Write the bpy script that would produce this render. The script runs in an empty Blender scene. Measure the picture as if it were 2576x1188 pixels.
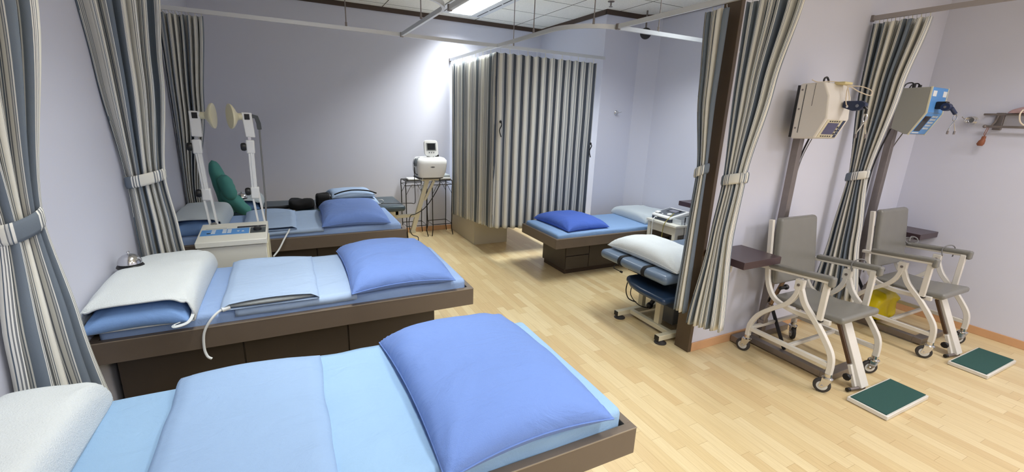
import bpy, math, random
from mathutils import Vector, Matrix, noise
random.seed(7)
PI = math.pi
C = bpy.context.scene.collection
V = Vector

# ------------------------------------------------------------------ camera
cam_d = bpy.data.cameras.new('camera'); cam = bpy.data.objects.new('camera', cam_d); C.objects.link(cam)
bpy.context.scene.camera = cam
yaw, pit, roll = 0.47303, 0.26417, -0.037406
f0 = V((math.sin(yaw)*math.cos(pit), math.cos(yaw)*math.cos(pit), -math.sin(pit)))
r0 = V((math.cos(yaw), -math.sin(yaw), 0)); d0 = f0.cross(r0)
cr, sr = math.cos(roll), math.sin(roll)
rr = r0*cr + d0*sr; dd = d0*cr - r0*sr
cam.matrix_world = Matrix(((rr.x, -dd.x, -f0.x, 0), (rr.y, -dd.y, -f0.y, 0), (rr.z, -dd.z, -f0.z, 1.6), (0, 0, 0, 1)))
cam_d.sensor_width = 36; cam_d.sensor_fit = 'HORIZONTAL'; cam_d.lens = 1104.1/2576*36; cam_d.clip_start = 0.05

# ------------------------------------------------------------------ world, exposure
sc = bpy.context.scene
w = bpy.data.worlds.new('world'); sc.world = w; w.use_nodes = True
w.node_tree.nodes['Background'].inputs[0].default_value = (0.8, 0.85, 1, 1)
w.node_tree.nodes['Background'].inputs[1].default_value = 0.3
sc.view_settings.view_transform = 'Standard'; sc.view_settings.look = 'None'
sc.view_settings.exposure = 0.05; sc.view_settings.gamma = 1; sc.view_settings.use_curve_mapping = False
try:
    sc.cycles.max_bounces = 8; sc.cycles.diffuse_bounces = 5; sc.cycles.sample_clamp_indirect = 6
except Exception: pass

ZC = 2.825
# troffers, the last two added as unseen fill: centre x, y, size x, size y, watts, colour, spread in degrees
LAMPS = [(2.06, 5.10, .30, 1.15, 44, (.96, .99, .98), 120),
         (.25, 1.95, .30, 1.15, 15, (.98, 1.0, .97), 100),
         (1.30, .05, .30, 1.15, 24, (.97, .99, 1.0), 130),
         (2.96, 3.10, .30, 1.15, 23, (.95, .99, 1.0), 120),
         (3.90, .50, .30, 1.15, 14, (1.0, .95, .97), 125),
         (1.00, -1.9, .50, 1.15, 42, (.97, .98, 1.0), 175),  # added broad fill behind the camera, no fixture seen there
         (3.90, -1.4, .50, 1.15, 50, (.98, .96, 1.0), 175)]  # added unseen fill to lift the upper alcove walls
for i, (x, y, sx, sy, p, c, sp) in enumerate(LAMPS):
    L = bpy.data.lights.new('troffer_or_fill_light', 'AREA'); L.shape = 'RECTANGLE'; L.size = sx; L.size_y = sy
    L.energy = p; L.color = c; L.spread = math.radians(sp)
    o = bpy.data.objects.new('troffer_or_fill_light', L); o.location = (x, y, ZC-.035); C.objects.link(o)

# ------------------------------------------------------------------ materials
def lin(c):
    def f(v):
        v /= 255.0
        return v/12.92 if v <= .04045 else ((v+.055)/1.055)**2.4
    return (f(c[0]), f(c[1]), f(c[2]), 1)
def nodes(name):
    m = bpy.data.materials.new(name); m.use_nodes = True
    return m, m.node_tree.nodes, m.node_tree.links, m.node_tree.nodes['Principled BSDF']
def mat(name, col, rough=.6, metal=0, bump=0, bscale=300, var=0, vscale=6, wrinkle=0, emit=0, spec=.5, trans=0, alpha=1, sheen=0, detail=3):
    m, N, L, b = nodes(name)
    b.inputs['Base Color'].default_value = lin(col); b.inputs['Roughness'].default_value = rough
    b.inputs['Metallic'].default_value = metal; b.inputs['Specular IOR Level'].default_value = spec
    if sheen: b.inputs['Sheen Weight'].default_value = sheen
    if trans: b.inputs['Transmission Weight'].default_value = trans
    if alpha < 1: b.inputs['Alpha'].default_value = alpha
    if emit:
        b.inputs['Emission Color'].default_value = lin(col); b.inputs['Emission Strength'].default_value = emit
    tc = N.new('ShaderNodeTexCoord')
    if wrinkle:
        mpw = N.new('ShaderNodeMapping'); mpw.inputs['Rotation'].default_value = (0, 0, .5); mpw.inputs['Scale'].default_value = (1, 2.2, 1); L.new(tc.outputs['Object'], mpw.inputs[0])
        nw = N.new('ShaderNodeTexNoise'); nw.inputs['Scale'].default_value = 4.5; nw.inputs['Detail'].default_value = 5; nw.inputs['Roughness'].default_value = .55; nw.inputs['Distortion'].default_value = 1.2
        L.new(mpw.outputs[0], nw.inputs['Vector'])
        bw = N.new('ShaderNodeBump'); bw.inputs['Strength'].default_value = wrinkle; bw.inputs['Distance'].default_value = .03
        L.new(nw.outputs['Fac'], bw.inputs['Height']); L.new(bw.outputs[0], b.inputs['Normal'])
    if bump:
        n = N.new('ShaderNodeTexNoise'); n.inputs['Scale'].default_value = bscale; n.inputs['Detail'].default_value = detail
        L.new(tc.outputs['Object'], n.inputs['Vector'])
        bp = N.new('ShaderNodeBump'); bp.inputs['Strength'].default_value = bump; bp.inputs['Distance'].default_value = .003
        L.new(n.outputs['Fac'], bp.inputs['Height']); L.new(bp.outputs[0], b.inputs['Normal'])
        if wrinkle: L.new(bw.outputs[0], bp.inputs['Normal'])
    if var:
        n2 = N.new('ShaderNodeTexNoise'); n2.inputs['Scale'].default_value = vscale; n2.inputs['Detail'].default_value = 4
        L.new(tc.outputs['Object'], n2.inputs['Vector'])
        mx = N.new('ShaderNodeMix'); mx.data_type = 'RGBA'
        c = lin(col); mx.inputs[6].default_value = tuple(v*(1-var) for v in c[:3])+(1,)
        mx.inputs[7].default_value = tuple(min(1, v*(1+var)) for v in c[:3])+(1,)
        L.new(n2.outputs['Fac'], mx.inputs[0]); L.new(mx.outputs[2], b.inputs['Base Color'])
    return m
def mth(N, L, op, a, b=None):
    n = N.new('ShaderNodeMath'); n.operation = op
    for i, v in enumerate((a, b)):
        if v is None: continue
        if isinstance(v, (int, float)): n.inputs[i].default_value = v
        else: L.new(v, n.inputs[i])
    return n.outputs[0]

M = {}
M['wall'] = mat('lavender_paint', (211, 213, 226), .55, bump=.12, bscale=260, spec=.3)
M['darkwood'] = mat('brown_laminate', (104, 92, 80), .42, bump=.05, bscale=120, var=.1, vscale=9)
M['edge'] = mat('pale_edge_band', (150, 138, 122), .35)
M['cabwood'] = mat('dark_brown_laminate', (66, 57, 49), .45, var=.1, vscale=9)
M['crown'] = mat('dark_crown_wood', (70, 54, 44), .5, var=.15, vscale=5)
M['post'] = mat('brown_post_veneer', (82, 67, 52), .4, var=.12, vscale=8)
M['greybox'] = mat('taupe_laminate', (198, 190, 168), .4, var=.03, vscale=8)
M['skirt'] = mat('beech_skirting', (208, 162, 120), .4, var=.12, vscale=7)
M['alu'] = mat('aluminium', (208, 211, 213), .35, metal=.35)
M['dimalu'] = mat('dim_lit_aluminium', (160, 154, 152), .45, metal=.3)  # alcove rail: its dimmer light painted into the aluminium colour
M['chrome'] = mat('chrome', (210, 210, 212), .14, metal=1)
M['steel'] = mat('brushed_steel', (140, 132, 128), .38, metal=.7, var=.12, vscale=20)
M['white_metal'] = mat('white_enamel', (218, 214, 205), .35, var=.05, vscale=14)
M['cream_metal'] = mat('cream_enamel', (214, 206, 178), .4)
M['vinyl_grey'] = mat('grey_vinyl', (122, 121, 115), .27, bump=.12, bscale=350, var=.06, vscale=9)
M['vinyl_dark'] = mat('dark_teal_vinyl', (58, 74, 82), .3, bump=.08, bscale=350)
M['vinyl_blue'] = mat('slate_blue_vinyl', (100, 117, 138), .3, bump=.08, bscale=350, var=.06)
M['vinyl_navy'] = mat('navy_vinyl', (34, 54, 80), .28, bump=.08, bscale=350)
M['black'] = mat('black_plastic', (18, 18, 20), .4)
M['blackiron'] = mat('black_iron', (22, 20, 20), .45, metal=.3)
M['blackcloth'] = mat('black_cloth', (16, 16, 18), .9, bump=.3, bscale=200)
M['rubber'] = mat('grey_rubber', (52, 50, 50), .6)
M['sheet'] = mat('light_blue_cotton', (146, 172, 214), .85, bump=.25, bscale=500, var=.03, wrinkle=.3)
M['sheet1'] = mat('sky_blue_cotton', (146, 180, 214), .85, bump=.25, bscale=500, var=.03, wrinkle=.3)
M['sheet4'] = mat('mid_blue_cotton', (134, 167, 210), .85, bump=.25, bscale=500, var=.03, wrinkle=.3)
M['cover'] = mat('pale_blue_cotton', (164, 186, 216), .85, bump=.25, bscale=500, var=.02, wrinkle=.3)
M['cover1'] = mat('soft_sky_cotton', (144, 172, 208), .85, bump=.25, bscale=500, var=.02, wrinkle=.3)
M['pil'] = mat('cornflower_cotton', (106, 136, 200), .8, bump=.3, bscale=420, var=.05, sheen=.05, wrinkle=.35)
M['pil4'] = mat('royal_blue_cotton', (68, 103, 194), .8, bump=.3, bscale=420, var=.05, sheen=.05, wrinkle=.35)
M['pilin'] = mat('azure_cotton', (116, 152, 204), .8, bump=.3, bscale=420, var=.05, wrinkle=.3)
M['terry'] = mat('white_terry', (216, 222, 224), .95, bump=.9, bscale=260, detail=5, var=.02, vscale=60)
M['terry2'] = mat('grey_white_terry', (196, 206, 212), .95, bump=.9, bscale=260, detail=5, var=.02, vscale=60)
M['greyfelt'] = mat('grey_felt', (150, 156, 158), .95, bump=.6, bscale=200, var=.1, vscale=60)
M['teal'] = mat('teal_cotton', (76, 146, 138), .8, bump=.3, bscale=300, var=.08)
M['white'] = mat('white_plastic', (232, 233, 232), .35)
M['offwhite'] = mat('grey_white_plastic', (224, 223, 212), .4, bump=.05, bscale=500)
M['cream'] = mat('cream_plastic', (224, 218, 188), .35)
M['beige'] = mat('beige_casing', (222, 217, 208), .4, bump=.05, bscale=500)
M['greymetal'] = mat('grey_green_casing', (150, 150, 141), .5, bump=.1, bscale=500)
M['blue'] = mat('blue_panel', (88, 148, 212), .4)
M['bluedark'] = mat('navy_panel', (36, 48, 80), .4)
M['screen'] = mat('dark_screen', (30, 34, 40), .12)
M['lilacscreen'] = mat('purple_lcd', (78, 76, 112), .2)
M['ltgreybtn'] = mat('pale_buttons', (214, 220, 222), .4)
M['green'] = mat('dark_green_mat', (36, 78, 72), .85, bump=.4, bscale=400)
M['tabletop'] = mat('dark_plum_laminate', (66, 50, 54), .3, var=.08, vscale=10)
M['yellow'] = mat('yellow_bag', (236, 214, 20), .35, bump=.5, bscale=20)
M['rope'] = mat('cream_rope', (226, 212, 190), .8, bump=.4, bscale=300)
M['pinkrope'] = mat('dusty_pink_cloth', (176, 146, 146), .9, bump=.5, bscale=200)
M['rust'] = mat('rust_leather', (140, 84, 58), .6, bump=.4, bscale=100)
M['whitewood'] = mat('white_painted_wood', (222, 221, 210), .4)
M['clear'] = mat('clear_plastic', (225, 230, 232), .15, alpha=.45)
M['cablegrey'] = mat('grey_cable', (120, 120, 120), .5)
M['cablewhite'] = mat('white_cable', (222, 226, 226), .5)
M['yellowcable'] = mat('olive_cable', (150, 140, 60), .5)
M['red'] = mat('red_button', (190, 60, 50), .4)
M['brass'] = mat('brass_eyelet', (150, 125, 70), .35, metal=.8)
M['tube'] = mat('lit_louvre', (250, 253, 255), .5, emit=.85)
M['lampwhite'] = mat('white_troffer', (225, 228, 226), .5)

def stripes(name, period, bands, bump=.25):
    """bands: [(start 0..1, colour)] repeated along UV x (metres)."""
    m, N, L, b = nodes(name)
    uv = N.new('ShaderNodeUVMap'); sx = N.new('ShaderNodeSeparateXYZ'); L.new(uv.outputs[0], sx.inputs[0])
    fr = mth(N, L, 'FRACT', mth(N, L, 'DIVIDE', sx.outputs[0], period))
    cr_ = N.new('ShaderNodeValToRGB'); cr_.color_ramp.interpolation = 'CONSTANT'
    el = cr_.color_ramp.elements
    el[0].position = 0; el[0].color = lin(bands[0][1]); el[1].position = bands[1][0]; el[1].color = lin(bands[1][1])
    for p, c in bands[2:]:
        e = el.new(p); e.color = lin(c)
    L.new(fr, cr_.inputs[0])
    tc = N.new('ShaderNodeTexCoord'); n = N.new('ShaderNodeTexNoise'); n.inputs['Scale'].default_value = 500; n.inputs['Detail'].default_value = 2
    L.new(tc.outputs['Object'], n.inputs['Vector'])
    bp = N.new('ShaderNodeBump'); bp.inputs['Strength'].default_value = bump; bp.inputs['Distance'].default_value = .002
    L.new(n.outputs['Fac'], bp.inputs['Height']); L.new(bp.outputs[0], b.inputs['Normal'])
    L.new(cr_.outputs[0], b.inputs['Base Color']); b.inputs['Roughness'].default_value = .85; b.inputs['Specular IOR Level'].default_value = .2
    return m
SL, SL2, WH, CR, GR, LG = (112, 122, 133), (96, 107, 119), (233, 232, 226), (222, 220, 210), (124, 127, 131), (192, 193, 191)
M['stripeB'] = stripes('wide_stripe_cotton', .24, [(0, SL), (.27, WH), (.30, GR), (.325, WH), (.35, GR), (.37, WH), (.40, SL2), (.42, CR),
    (.66, GR), (.68, CR), (.71, GR), (.725, WH), (.76, SL), (.80, WH), (.82, GR), (.84, CR), (.91, GR), (.925, LG), (.95, SL2), (.965, WH)])
DK = (74, 80, 90)
M['stripeA'] = stripes('narrow_stripe_cotton', .112, [(0, DK), (.30, WH), (.33, GR), (.38, LG), (.45, CR), (.72, LG), (.78, GR), (.84, LG), (.90, (160, 160, 158)), (.96, WH)])

M['stripeC'] = stripes('pale_narrow_stripe_cotton', .112, [(0, (104, 112, 118)), (.24, WH), (.28, GR), (.32, LG), (.42, CR), (.66, LG), (.72, GR), (.76, LG), (.88, (168, 170, 168)), (.94, WH)])

# floor: three-strip maple laminate running along y
m, N, L, b = nodes('maple_laminate'); M['floor'] = m
tc = N.new('ShaderNodeTexCoord'); sx = N.new('ShaderNodeSeparateXYZ'); L.new(tc.outputs['Object'], sx.inputs[0])
rowf = mth(N, L, 'DIVIDE', sx.outputs[0], .068); row = mth(N, L, 'FLOOR', rowf)
wn = N.new('ShaderNodeTexWhiteNoise'); wn.noise_dimensions = '1D'; L.new(row, wn.inputs['W'])
yy = mth(N, L, 'ADD', mth(N, L, 'DIVIDE', sx.outputs[1], .43), mth(N, L, 'MULTIPLY', wn.outputs['Value'], 7.3))
idx = mth(N, L, 'FLOOR', yy)
cmb = N.new('ShaderNodeCombineXYZ'); L.new(row, cmb.inputs[0]); L.new(idx, cmb.inputs[1])
wn2 = N.new('ShaderNodeTexWhiteNoise'); wn2.noise_dimensions = '2D'; L.new(cmb.outputs[0], wn2.inputs['Vector'])
ramp = N.new('ShaderNodeValToRGB'); e = ramp.color_ramp.elements
e[0].position = 0; e[0].color = lin((206, 181, 136)); e[1].position = 1; e[1].color = lin((222, 204, 162))
e2 = e.new(.45); e2.color = lin((214, 193, 148)); L.new(wn2.outputs['Value'], ramp.inputs[0])
mp = N.new('ShaderNodeMapping'); mp.inputs['Scale'].default_value = (45, 2.5, 1); L.new(tc.outputs['Object'], mp.inputs[0])
ng = N.new('ShaderNodeTexNoise'); ng.inputs['Scale'].default_value = 2; ng.inputs['Detail'].default_value = 5; L.new(mp.outputs[0], ng.inputs['Vector'])
gm = N.new('ShaderNodeMix'); gm.data_type = 'RGBA'; gm.blend_type = 'MULTIPLY'; gm.inputs[0].default_value = .5
gr = N.new('ShaderNodeValToRGB'); gr.color_ramp.elements[0].position = .3; gr.color_ramp.elements[0].color = (.80, .76, .70, 1); gr.color_ramp.elements[1].position = .7; gr.color_ramp.elements[1].color = (1, 1, 1, 1)
L.new(ng.outputs['Fac'], gr.inputs[0]); L.new(ramp.outputs[0], gm.inputs[6]); L.new(gr.outputs[0], gm.inputs[7])
ex = mth(N, L, 'LESS_THAN', mth(N, L, 'FRACT', rowf), .025); ey = mth(N, L, 'LESS_THAN', mth(N, L, 'FRACT', yy), .005)
sm = N.new('ShaderNodeMix'); sm.data_type = 'RGBA'; L.new(mth(N, L, 'MULTIPLY', mth(N, L, 'MAXIMUM', ex, ey), .45), sm.inputs[0])
L.new(gm.outputs[2], sm.inputs[6]); sm.inputs[7].default_value = lin((140, 105, 65)); L.new(sm.outputs[2], b.inputs['Base Color'])
b.inputs['Roughness'].default_value = .33; b.inputs['Specular IOR Level'].default_value = .4

# ceiling tiles
m, N, L, b = nodes('mineral_ceiling_tile'); M['ceil'] = m
tc = N.new('ShaderNodeTexCoord'); sx = N.new('ShaderNodeSeparateXYZ'); L.new(tc.outputs['Object'], sx.inputs[0])
fx = mth(N, L, 'FRACT', mth(N, L, 'DIVIDE', mth(N, L, 'ADD', sx.outputs[0], 3.64+.006), .60))
fy = mth(N, L, 'FRACT', mth(N, L, 'DIVIDE', mth(N, L, 'ADD', sx.outputs[1], 6.46+.006), .61))
ln = mth(N, L, 'MAXIMUM', mth(N, L, 'LESS_THAN', fx, .02), mth(N, L, 'LESS_THAN', fy, .02))
sp = N.new('ShaderNodeTexNoise'); sp.inputs['Scale'].default_value = 160; sp.inputs['Detail'].default_value = 2; L.new(tc.outputs['Object'], sp.inputs['Vector'])
spr = N.new('ShaderNodeValToRGB'); spr.color_ramp.elements[0].position = .30; spr.color_ramp.elements[0].color = lin((150, 148, 132)); spr.color_ramp.elements[1].position = .40; spr.color_ramp.elements[1].color = lin((250, 249, 238))
L.new(sp.outputs['Fac'], spr.inputs[0])
cm = N.new('ShaderNodeMix'); cm.data_type = 'RGBA'; L.new(ln, cm.inputs[0]); L.new(spr.outputs[0], cm.inputs[6]); cm.inputs[7].default_value = lin((110, 106, 88))
L.new(cm.outputs[2], b.inputs['Base Color']); b.inputs['Roughness'].default_value = .9

# ------------------------------------------------------------------ mesh builder
class MB:
    def __init__(s): s.v = []; s.f = []; s.uv = {}
    def add(s, vs, fs):
        k = len(s.v); s.v += [V(p) for p in vs]; s.f += [tuple(i+k for i in f) for f in fs]; return s
    def box(s, x0, x1, y0, y1, z0, z1, rot=0, about=None):
        vs = [V((x, y, z)) for z in (z0, z1) for y in (y0, y1) for x in (x0, x1)]
        if rot:
            c = V(about) if about else V(((x0+x1)/2, (y0+y1)/2, 0)); R = Matrix.Rotation(rot, 3, 'Z')
            vs = [R @ (p-c)+c for p in vs]
        return s.add(vs, [(0, 2, 3, 1), (4, 5, 7, 6), (0, 1, 5, 4), (2, 6, 7, 3), (0, 4, 6, 2), (1, 3, 7, 5)])
    def obox(s, O, U, W, Nn, u0, u1, w0, w1, n0, n1):
        O, U, W, Nn = V(O), V(U), V(W), V(Nn)
        vs = [O+U*u+W*q+Nn*n for n in (n0, n1) for q in (w0, w1) for u in (u0, u1)]
        return s.add(vs, [(0, 2, 3, 1), (4, 5, 7, 6), (0, 1, 5, 4), (2, 6, 7, 3), (0, 4, 6, 2), (1, 3, 7, 5)])
    def beam(s, p0, p1, w_, h, up=(0, 0, 1)):
        p0, p1 = V(p0), V(p1); d = (p1-p0).normalized(); a = d.cross(V(up))
        if a.length < 1e-4: a = d.cross(V((1, 0, 0)))
        a.normalize(); b_ = a.cross(d)
        return s.obox(p0, d, a, b_, 0, (p1-p0).length, -w_/2, w_/2, -h/2, h/2)
    def tube(s, pts, r, n=8, smooth=0, rect=None, closed=False):
        P = [V(p) for p in pts]
        if smooth: P = spline(P, smooth, closed)
        m_ = len(P); rings = []; prev = None
        for i, p in enumerate(P):
            if closed: t = (P[(i+1) % m_]-P[i-1])
            else: t = (P[min(i+1, m_-1)]-P[max(i-1, 0)])
            t.normalize()
            if prev is None:
                a = t.cross(V((0, 0, 1)));
                if a.length < .1: a = t.cross(V((1, 0, 0)))
            else: a = prev-t*prev.dot(t)
            a.normalize(); prev = a; b_ = t.cross(a)
            rad = r[i*len(r)//m_] if isinstance(r, (list, tuple)) else r
            if rect:
                hx, hz = rect[0]/2, rect[1]/2; rings.append([p+a*x+b_*z for x, z in ((-hx, -hz), (hx, -hz), (hx, hz), (-hx, hz))])
            else: rings.append([p+(a*math.cos(2*PI*j/n)+b_*math.sin(2*PI*j/n))*rad for j in range(n)])
        n = len(rings[0]); fs = []
        R_ = m_ if closed else m_-1
        for i in range(R_):
            for j in range(n):
                q = (i+1) % m_; fs.append((i*n+j, i*n+(j+1) % n, q*n+(j+1) % n, q*n+j))
        if not closed: fs += [tuple(range(n))[::-1], tuple((m_-1)*n+j for j in range(n))]
        return s.add([p for r_ in rings for p in r_], fs)
    def lathe(s, o, prof, n=20, axis=(0, 0, 1)):
        ax = V(axis).normalized(); a = ax.orthogonal().normalized(); b_ = ax.cross(a); o = V(o); vs = []; fs = []
        for h, r in prof:
            for j in range(n): vs.append(o+ax*h+(a*math.cos(2*PI*j/n)+b_*math.sin(2*PI*j/n))*max(r, 1e-4))
        for i in range(len(prof)-1):
            for j in range(n): fs.append((i*n+j, i*n+(j+1) % n, (i+1)*n+(j+1) % n, (i+1)*n+j))
        fs += [tuple(range(n))[::-1], tuple((len(prof)-1)*n+j for j in range(n))]
        return s.add(vs, fs)
    def cyl(s, p0, p1, r, n=16): 
        p0, p1 = V(p0), V(p1); return s.lathe(p0, [(0, r), ((p1-p0).length, r)], n, p1-p0)
    def ball(s, c, r, n=14, sc_=(1, 1, 1)):
        k = len(s.v); s.lathe((0, 0, 0), [(-r*math.cos(PI*i/8), r*math.sin(PI*i/8)) for i in range(9)], n)
        for i in range(k, len(s.v)): p = s.v[i]; s.v[i] = V((p.x*sc_[0]+c[0], p.y*sc_[1]+c[1], p.z*sc_[2]+c[2]))
        return s
    def prism(s, prof, x0, x1, axis='x'):
        """prof: (y, z) points for axis x; (x, z) for y; (x, y) for z."""
        def mk(q, a): return {'x': (a, q[0], q[1]), 'y': (q[0], a, q[1]), 'z': (q[0], q[1], a)}[axis]
        n = len(prof)
        return s.add([mk(q, x0) for q in prof]+[mk(q, x1) for q in prof], [tuple(range(n))[::-1], tuple(range(n, 2*n))]+[(i, (i+1) % n, n+(i+1) % n, n+i) for i in range(n)])
    def rbox(s, x0, x1, y0, y1, z0, z1, r, seg=3, cell=.06, fn=None):
        """box with rounded edges and a subdivided skin; fn(p) may move each point."""
        k = len(s.v); lo = V((x0, y0, z0)); hi = V((x1, y1, z1)); key = {}
        def ax(a, b_):
            n = max(1, int((b_-a-2*r)/cell)); rr_ = min(r, (b_-a)/2)
            L_ = [a+rr_*i/seg for i in range(seg)]+[a+rr_+(b_-a-2*rr_)*i/n for i in range(n+1)]+[b_-rr_+rr_*(i+1)/seg for i in range(seg)]
            return L_
        G = [ax(x0, x1), ax(y0, y1), ax(z0, z1)]
        def vert(i, j, l):
            q = (i, j, l)
            if q in key: return key[q]
            p = V((G[0][i], G[1][j], G[2][l])); c = V([min(max(p[a], lo[a]+min(r, (hi[a]-lo[a])/2)), hi[a]-min(r, (hi[a]-lo[a])/2)) for a in range(3)])
            d = p-c
            if d.length > 1e-9:
                mx_ = max(abs(d.x), abs(d.y), abs(d.z)); d = d.normalized()*mx_; p = c+d
            if fn: p = V(fn(p))
            key[q] = len(s.v); s.v.append(p); return key[q]
        nx, ny, nz = len(G[0])-1, len(G[1])-1, len(G[2])-1
        for i in range(nx):
            for j in range(ny):
                s.f.append((vert(i, j, 0), vert(i, j+1, 0), vert(i+1, j+1, 0), vert(i+1, j, 0)))
                s.f.append((vert(i, j, nz), vert(i+1, j, nz), vert(i+1, j+1, nz), vert(i, j+1, nz)))
        for i in range(nx):
            for l in range(nz):
                s.f.append((vert(i, 0, l), vert(i+1, 0, l), vert(i+1, 0, l+1), vert(i, 0, l+1)))
                s.f.append((vert(i, ny, l), vert(i, ny, l+1), vert(i+1, ny, l+1), vert(i+1, ny, l)))
        for j in range(ny):
            for l in range(nz):
                s.f.append((vert(0, j, l), vert(0, j, l+1), vert(0, j+1, l+1), vert(0, j+1, l)))
                s.f.append((vert(nx, j, l), vert(nx, j+1, l), vert(nx, j+1, l+1), vert(nx, j, l+1)))
        return s
    def loft(s, secs, n=28, ex=4):
        """secs: (cx, cy, z, wx, wy) half sizes; superellipse sections."""
        k = len(s.v); vs = []; fs = []
        for q in secs:
            cx, cy, z, wx, wy = q[:5]; e_ = q[5] if len(q) > 5 else ex
            for j in range(n):
                a = 2*PI*j/n; c_, s_ = math.cos(a), math.sin(a)
                vs.append((cx+wx*math.copysign(abs(c_)**(2/e_), c_), cy+wy*math.copysign(abs(s_)**(2/e_), s_), z))
        for i in range(len(secs)-1):
            for j in range(n): fs.append((i*n+j, i*n+(j+1) % n, (i+1)*n+(j+1) % n, (i+1)*n+j))
        fs += [tuple(range(n))[::-1], tuple((len(secs)-1)*n+j for j in range(n))]
        return s.add(vs, fs)
    def build(s, name, m_, parent=None, loc=None, bevel=0, sharp=35, solid=0):
        me = bpy.data.meshes.new(name); root = V((0, 0, 0))
        if parent is not None:
            p = parent
            while p.parent: p = p.parent
            root = p.location.copy()
        elif loc is not None: root = V(loc)
        me.from_pydata([tuple(p-root) for p in s.v], [], s.f)
        if s.uv:
            ul = me.uv_layers.new(name='UVMap')
            for lp in me.loops: ul.data[lp.index].uv = s.uv.get(lp.vertex_index, (0, 0))
        me.materials.append(m_)
        me.update()
        for p in me.polygons: p.use_smooth = True
        try: me.set_sharp_from_angle(angle=math.radians(sharp))
        except Exception: pass
        o = bpy.data.objects.new(name, me); C.objects.link(o)
        if parent is not None: o.parent = parent
        else: o.location = root
        if bevel:
            bv = o.modifiers.new('bevel', 'BEVEL'); bv.width = bevel; bv.segments = 2; bv.limit_method = 'ANGLE'; bv.angle_limit = math.radians(40)
        if solid:
            so = o.modifiers.new('solid', 'SOLIDIFY'); so.thickness = solid; so.offset = 0
        return o
def spline(P, k, closed=False):
    out = []; n = len(P)
    rng = range(n) if closed else range(n-1)
    for i in rng:
        if closed: a, b_, c, d = P[i-1], P[i], P[(i+1) % n], P[(i+2) % n]
        else: a, b_, c, d = P[max(i-1, 0)], P[i], P[i+1], P[min(i+2, n-1)]
        for j in range(k):
            t = j/k; out.append(.5*((2*b_)+(c-a)*t+(2*a-5*b_+4*c-d)*t*t+(3*b_-a-3*c+d)*t**3))
    if not closed: out.append(P[-1])
    return out
def tag(o, label, cat, group=None, kind=None):
    o['label'] = label; o['category'] = cat
    if group: o['group'] = group
    if kind: o['kind'] = kind
    return o
def thing(name, label, cat, loc=(0, 0, 0), group=None):
    o = bpy.data.objects.new(name, None); o.empty_display_size = .1; C.objects.link(o); o.location = loc
    return tag(o, label, cat, group)
def struct(name, mb, m_, bevel=0):
    o = mb.build(name, m_, bevel=bevel); o['kind'] = 'structure'; return o
def nz(x, y, z, s_=1.0): return noise.noise(V((x*s_, y*s_, z*s_)))
def wr(x, y, seed=0): return .6*nz(x, y, seed, 5)+.3*nz(x, y, seed+3, 13)

# ------------------------------------------------------------------ room shell
XL, XR, YB, YW = -.8, 4.98, 5.93, 1.965
struct('floor', MB().box(-1, 5.2, -3.2, 6.1, -.1, 0), M['floor'])
struct('ceiling', MB().box(-1, 5.2, -3.2, 6.1, ZC, ZC+.1), M['ceil'])
struct('wall_left', MB().box(-.95, XL, -3.2, 6.1, 0, ZC), M['wall'])
struct('wall_back', MB().box(XL, 3.39, YB, 6.1, 0, ZC), M['wall'])
struct('wall_column', MB().prism([(3.39, 6.1), (3.39, 4.45), (3.885, 4.43), (4.0, 4.34), (4.05, 4.25), (4.25, 4.25), (4.25, 6.1)], 0, ZC, 'z'), M['wall'])
struct('wall_side', MB().box(4.05, 4.25, 2.07, 4.25, 0, ZC), M['wall'])
struct('wall_partition', MB().box(2.492, XR, YW, 2.07, 0, ZC), M['wall'])
struct('wall_right', MB().box(XR, 5.15, -3.2, 2.07, 0, ZC), M['wall'])
struct('wall_front', MB().box(XL, XR, -3.2, -3.05, 0, ZC), M['wall'])
struct('trim_post', MB().box(2.462, 2.492, 1.955, 2.08, 0, ZC), M['post'], .002)
t = .016
struct('trim_1', MB().box(XL, 3.39, YB-t, YB, ZC-.052, ZC), M['crown'])
struct('trim_2', MB().box(3.39-t, 3.39, 4.44, YB-t, ZC-.052, ZC), M['crown'])
struct('trim_3', MB().prism([(3.374, 4.434), (3.885, 4.414), (3.992, 4.327), (4.034, 4.25), (4.05, 4.25), (4.0, 4.34), (3.885, 4.43), (3.374, 4.45)], ZC-.052, ZC, 'z'), M['crown'])
struct('trim_4', MB().box(4.05-t, 4.05, 2.07, 4.25, ZC-.052, ZC), M['crown'])
struct('trim_5', MB().box(XL, XL+t, -3, YB-t, ZC-.052, ZC), M['crown'])
struct('baseboard_back', MB().box(XL, 3.39, YB-.012, YB, 0, .065), M['skirt'], .002)
struct('baseboard_partition', MB().box(2.494, XR, YW-.012, YW, 0, .066), M['skirt'], .002)
struct('baseboard_right', MB().box(XR-.012, XR, -3.0, YW-.012, 0, .065), M['skirt'], .002)
struct('baseboard_side', MB().box(4.038, 4.05, 2.08, 4.25, 0, .065), M['skirt'], .002)
struct('baseboard_left', MB().box(XL, XL+.012, -3, YB-.012, 0, .065), M['skirt'], .002)
struct('baseboard_column', MB().box(3.378, 3.39, 4.45, YB-.012, 0, .065), M['skirt'], .002)

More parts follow.
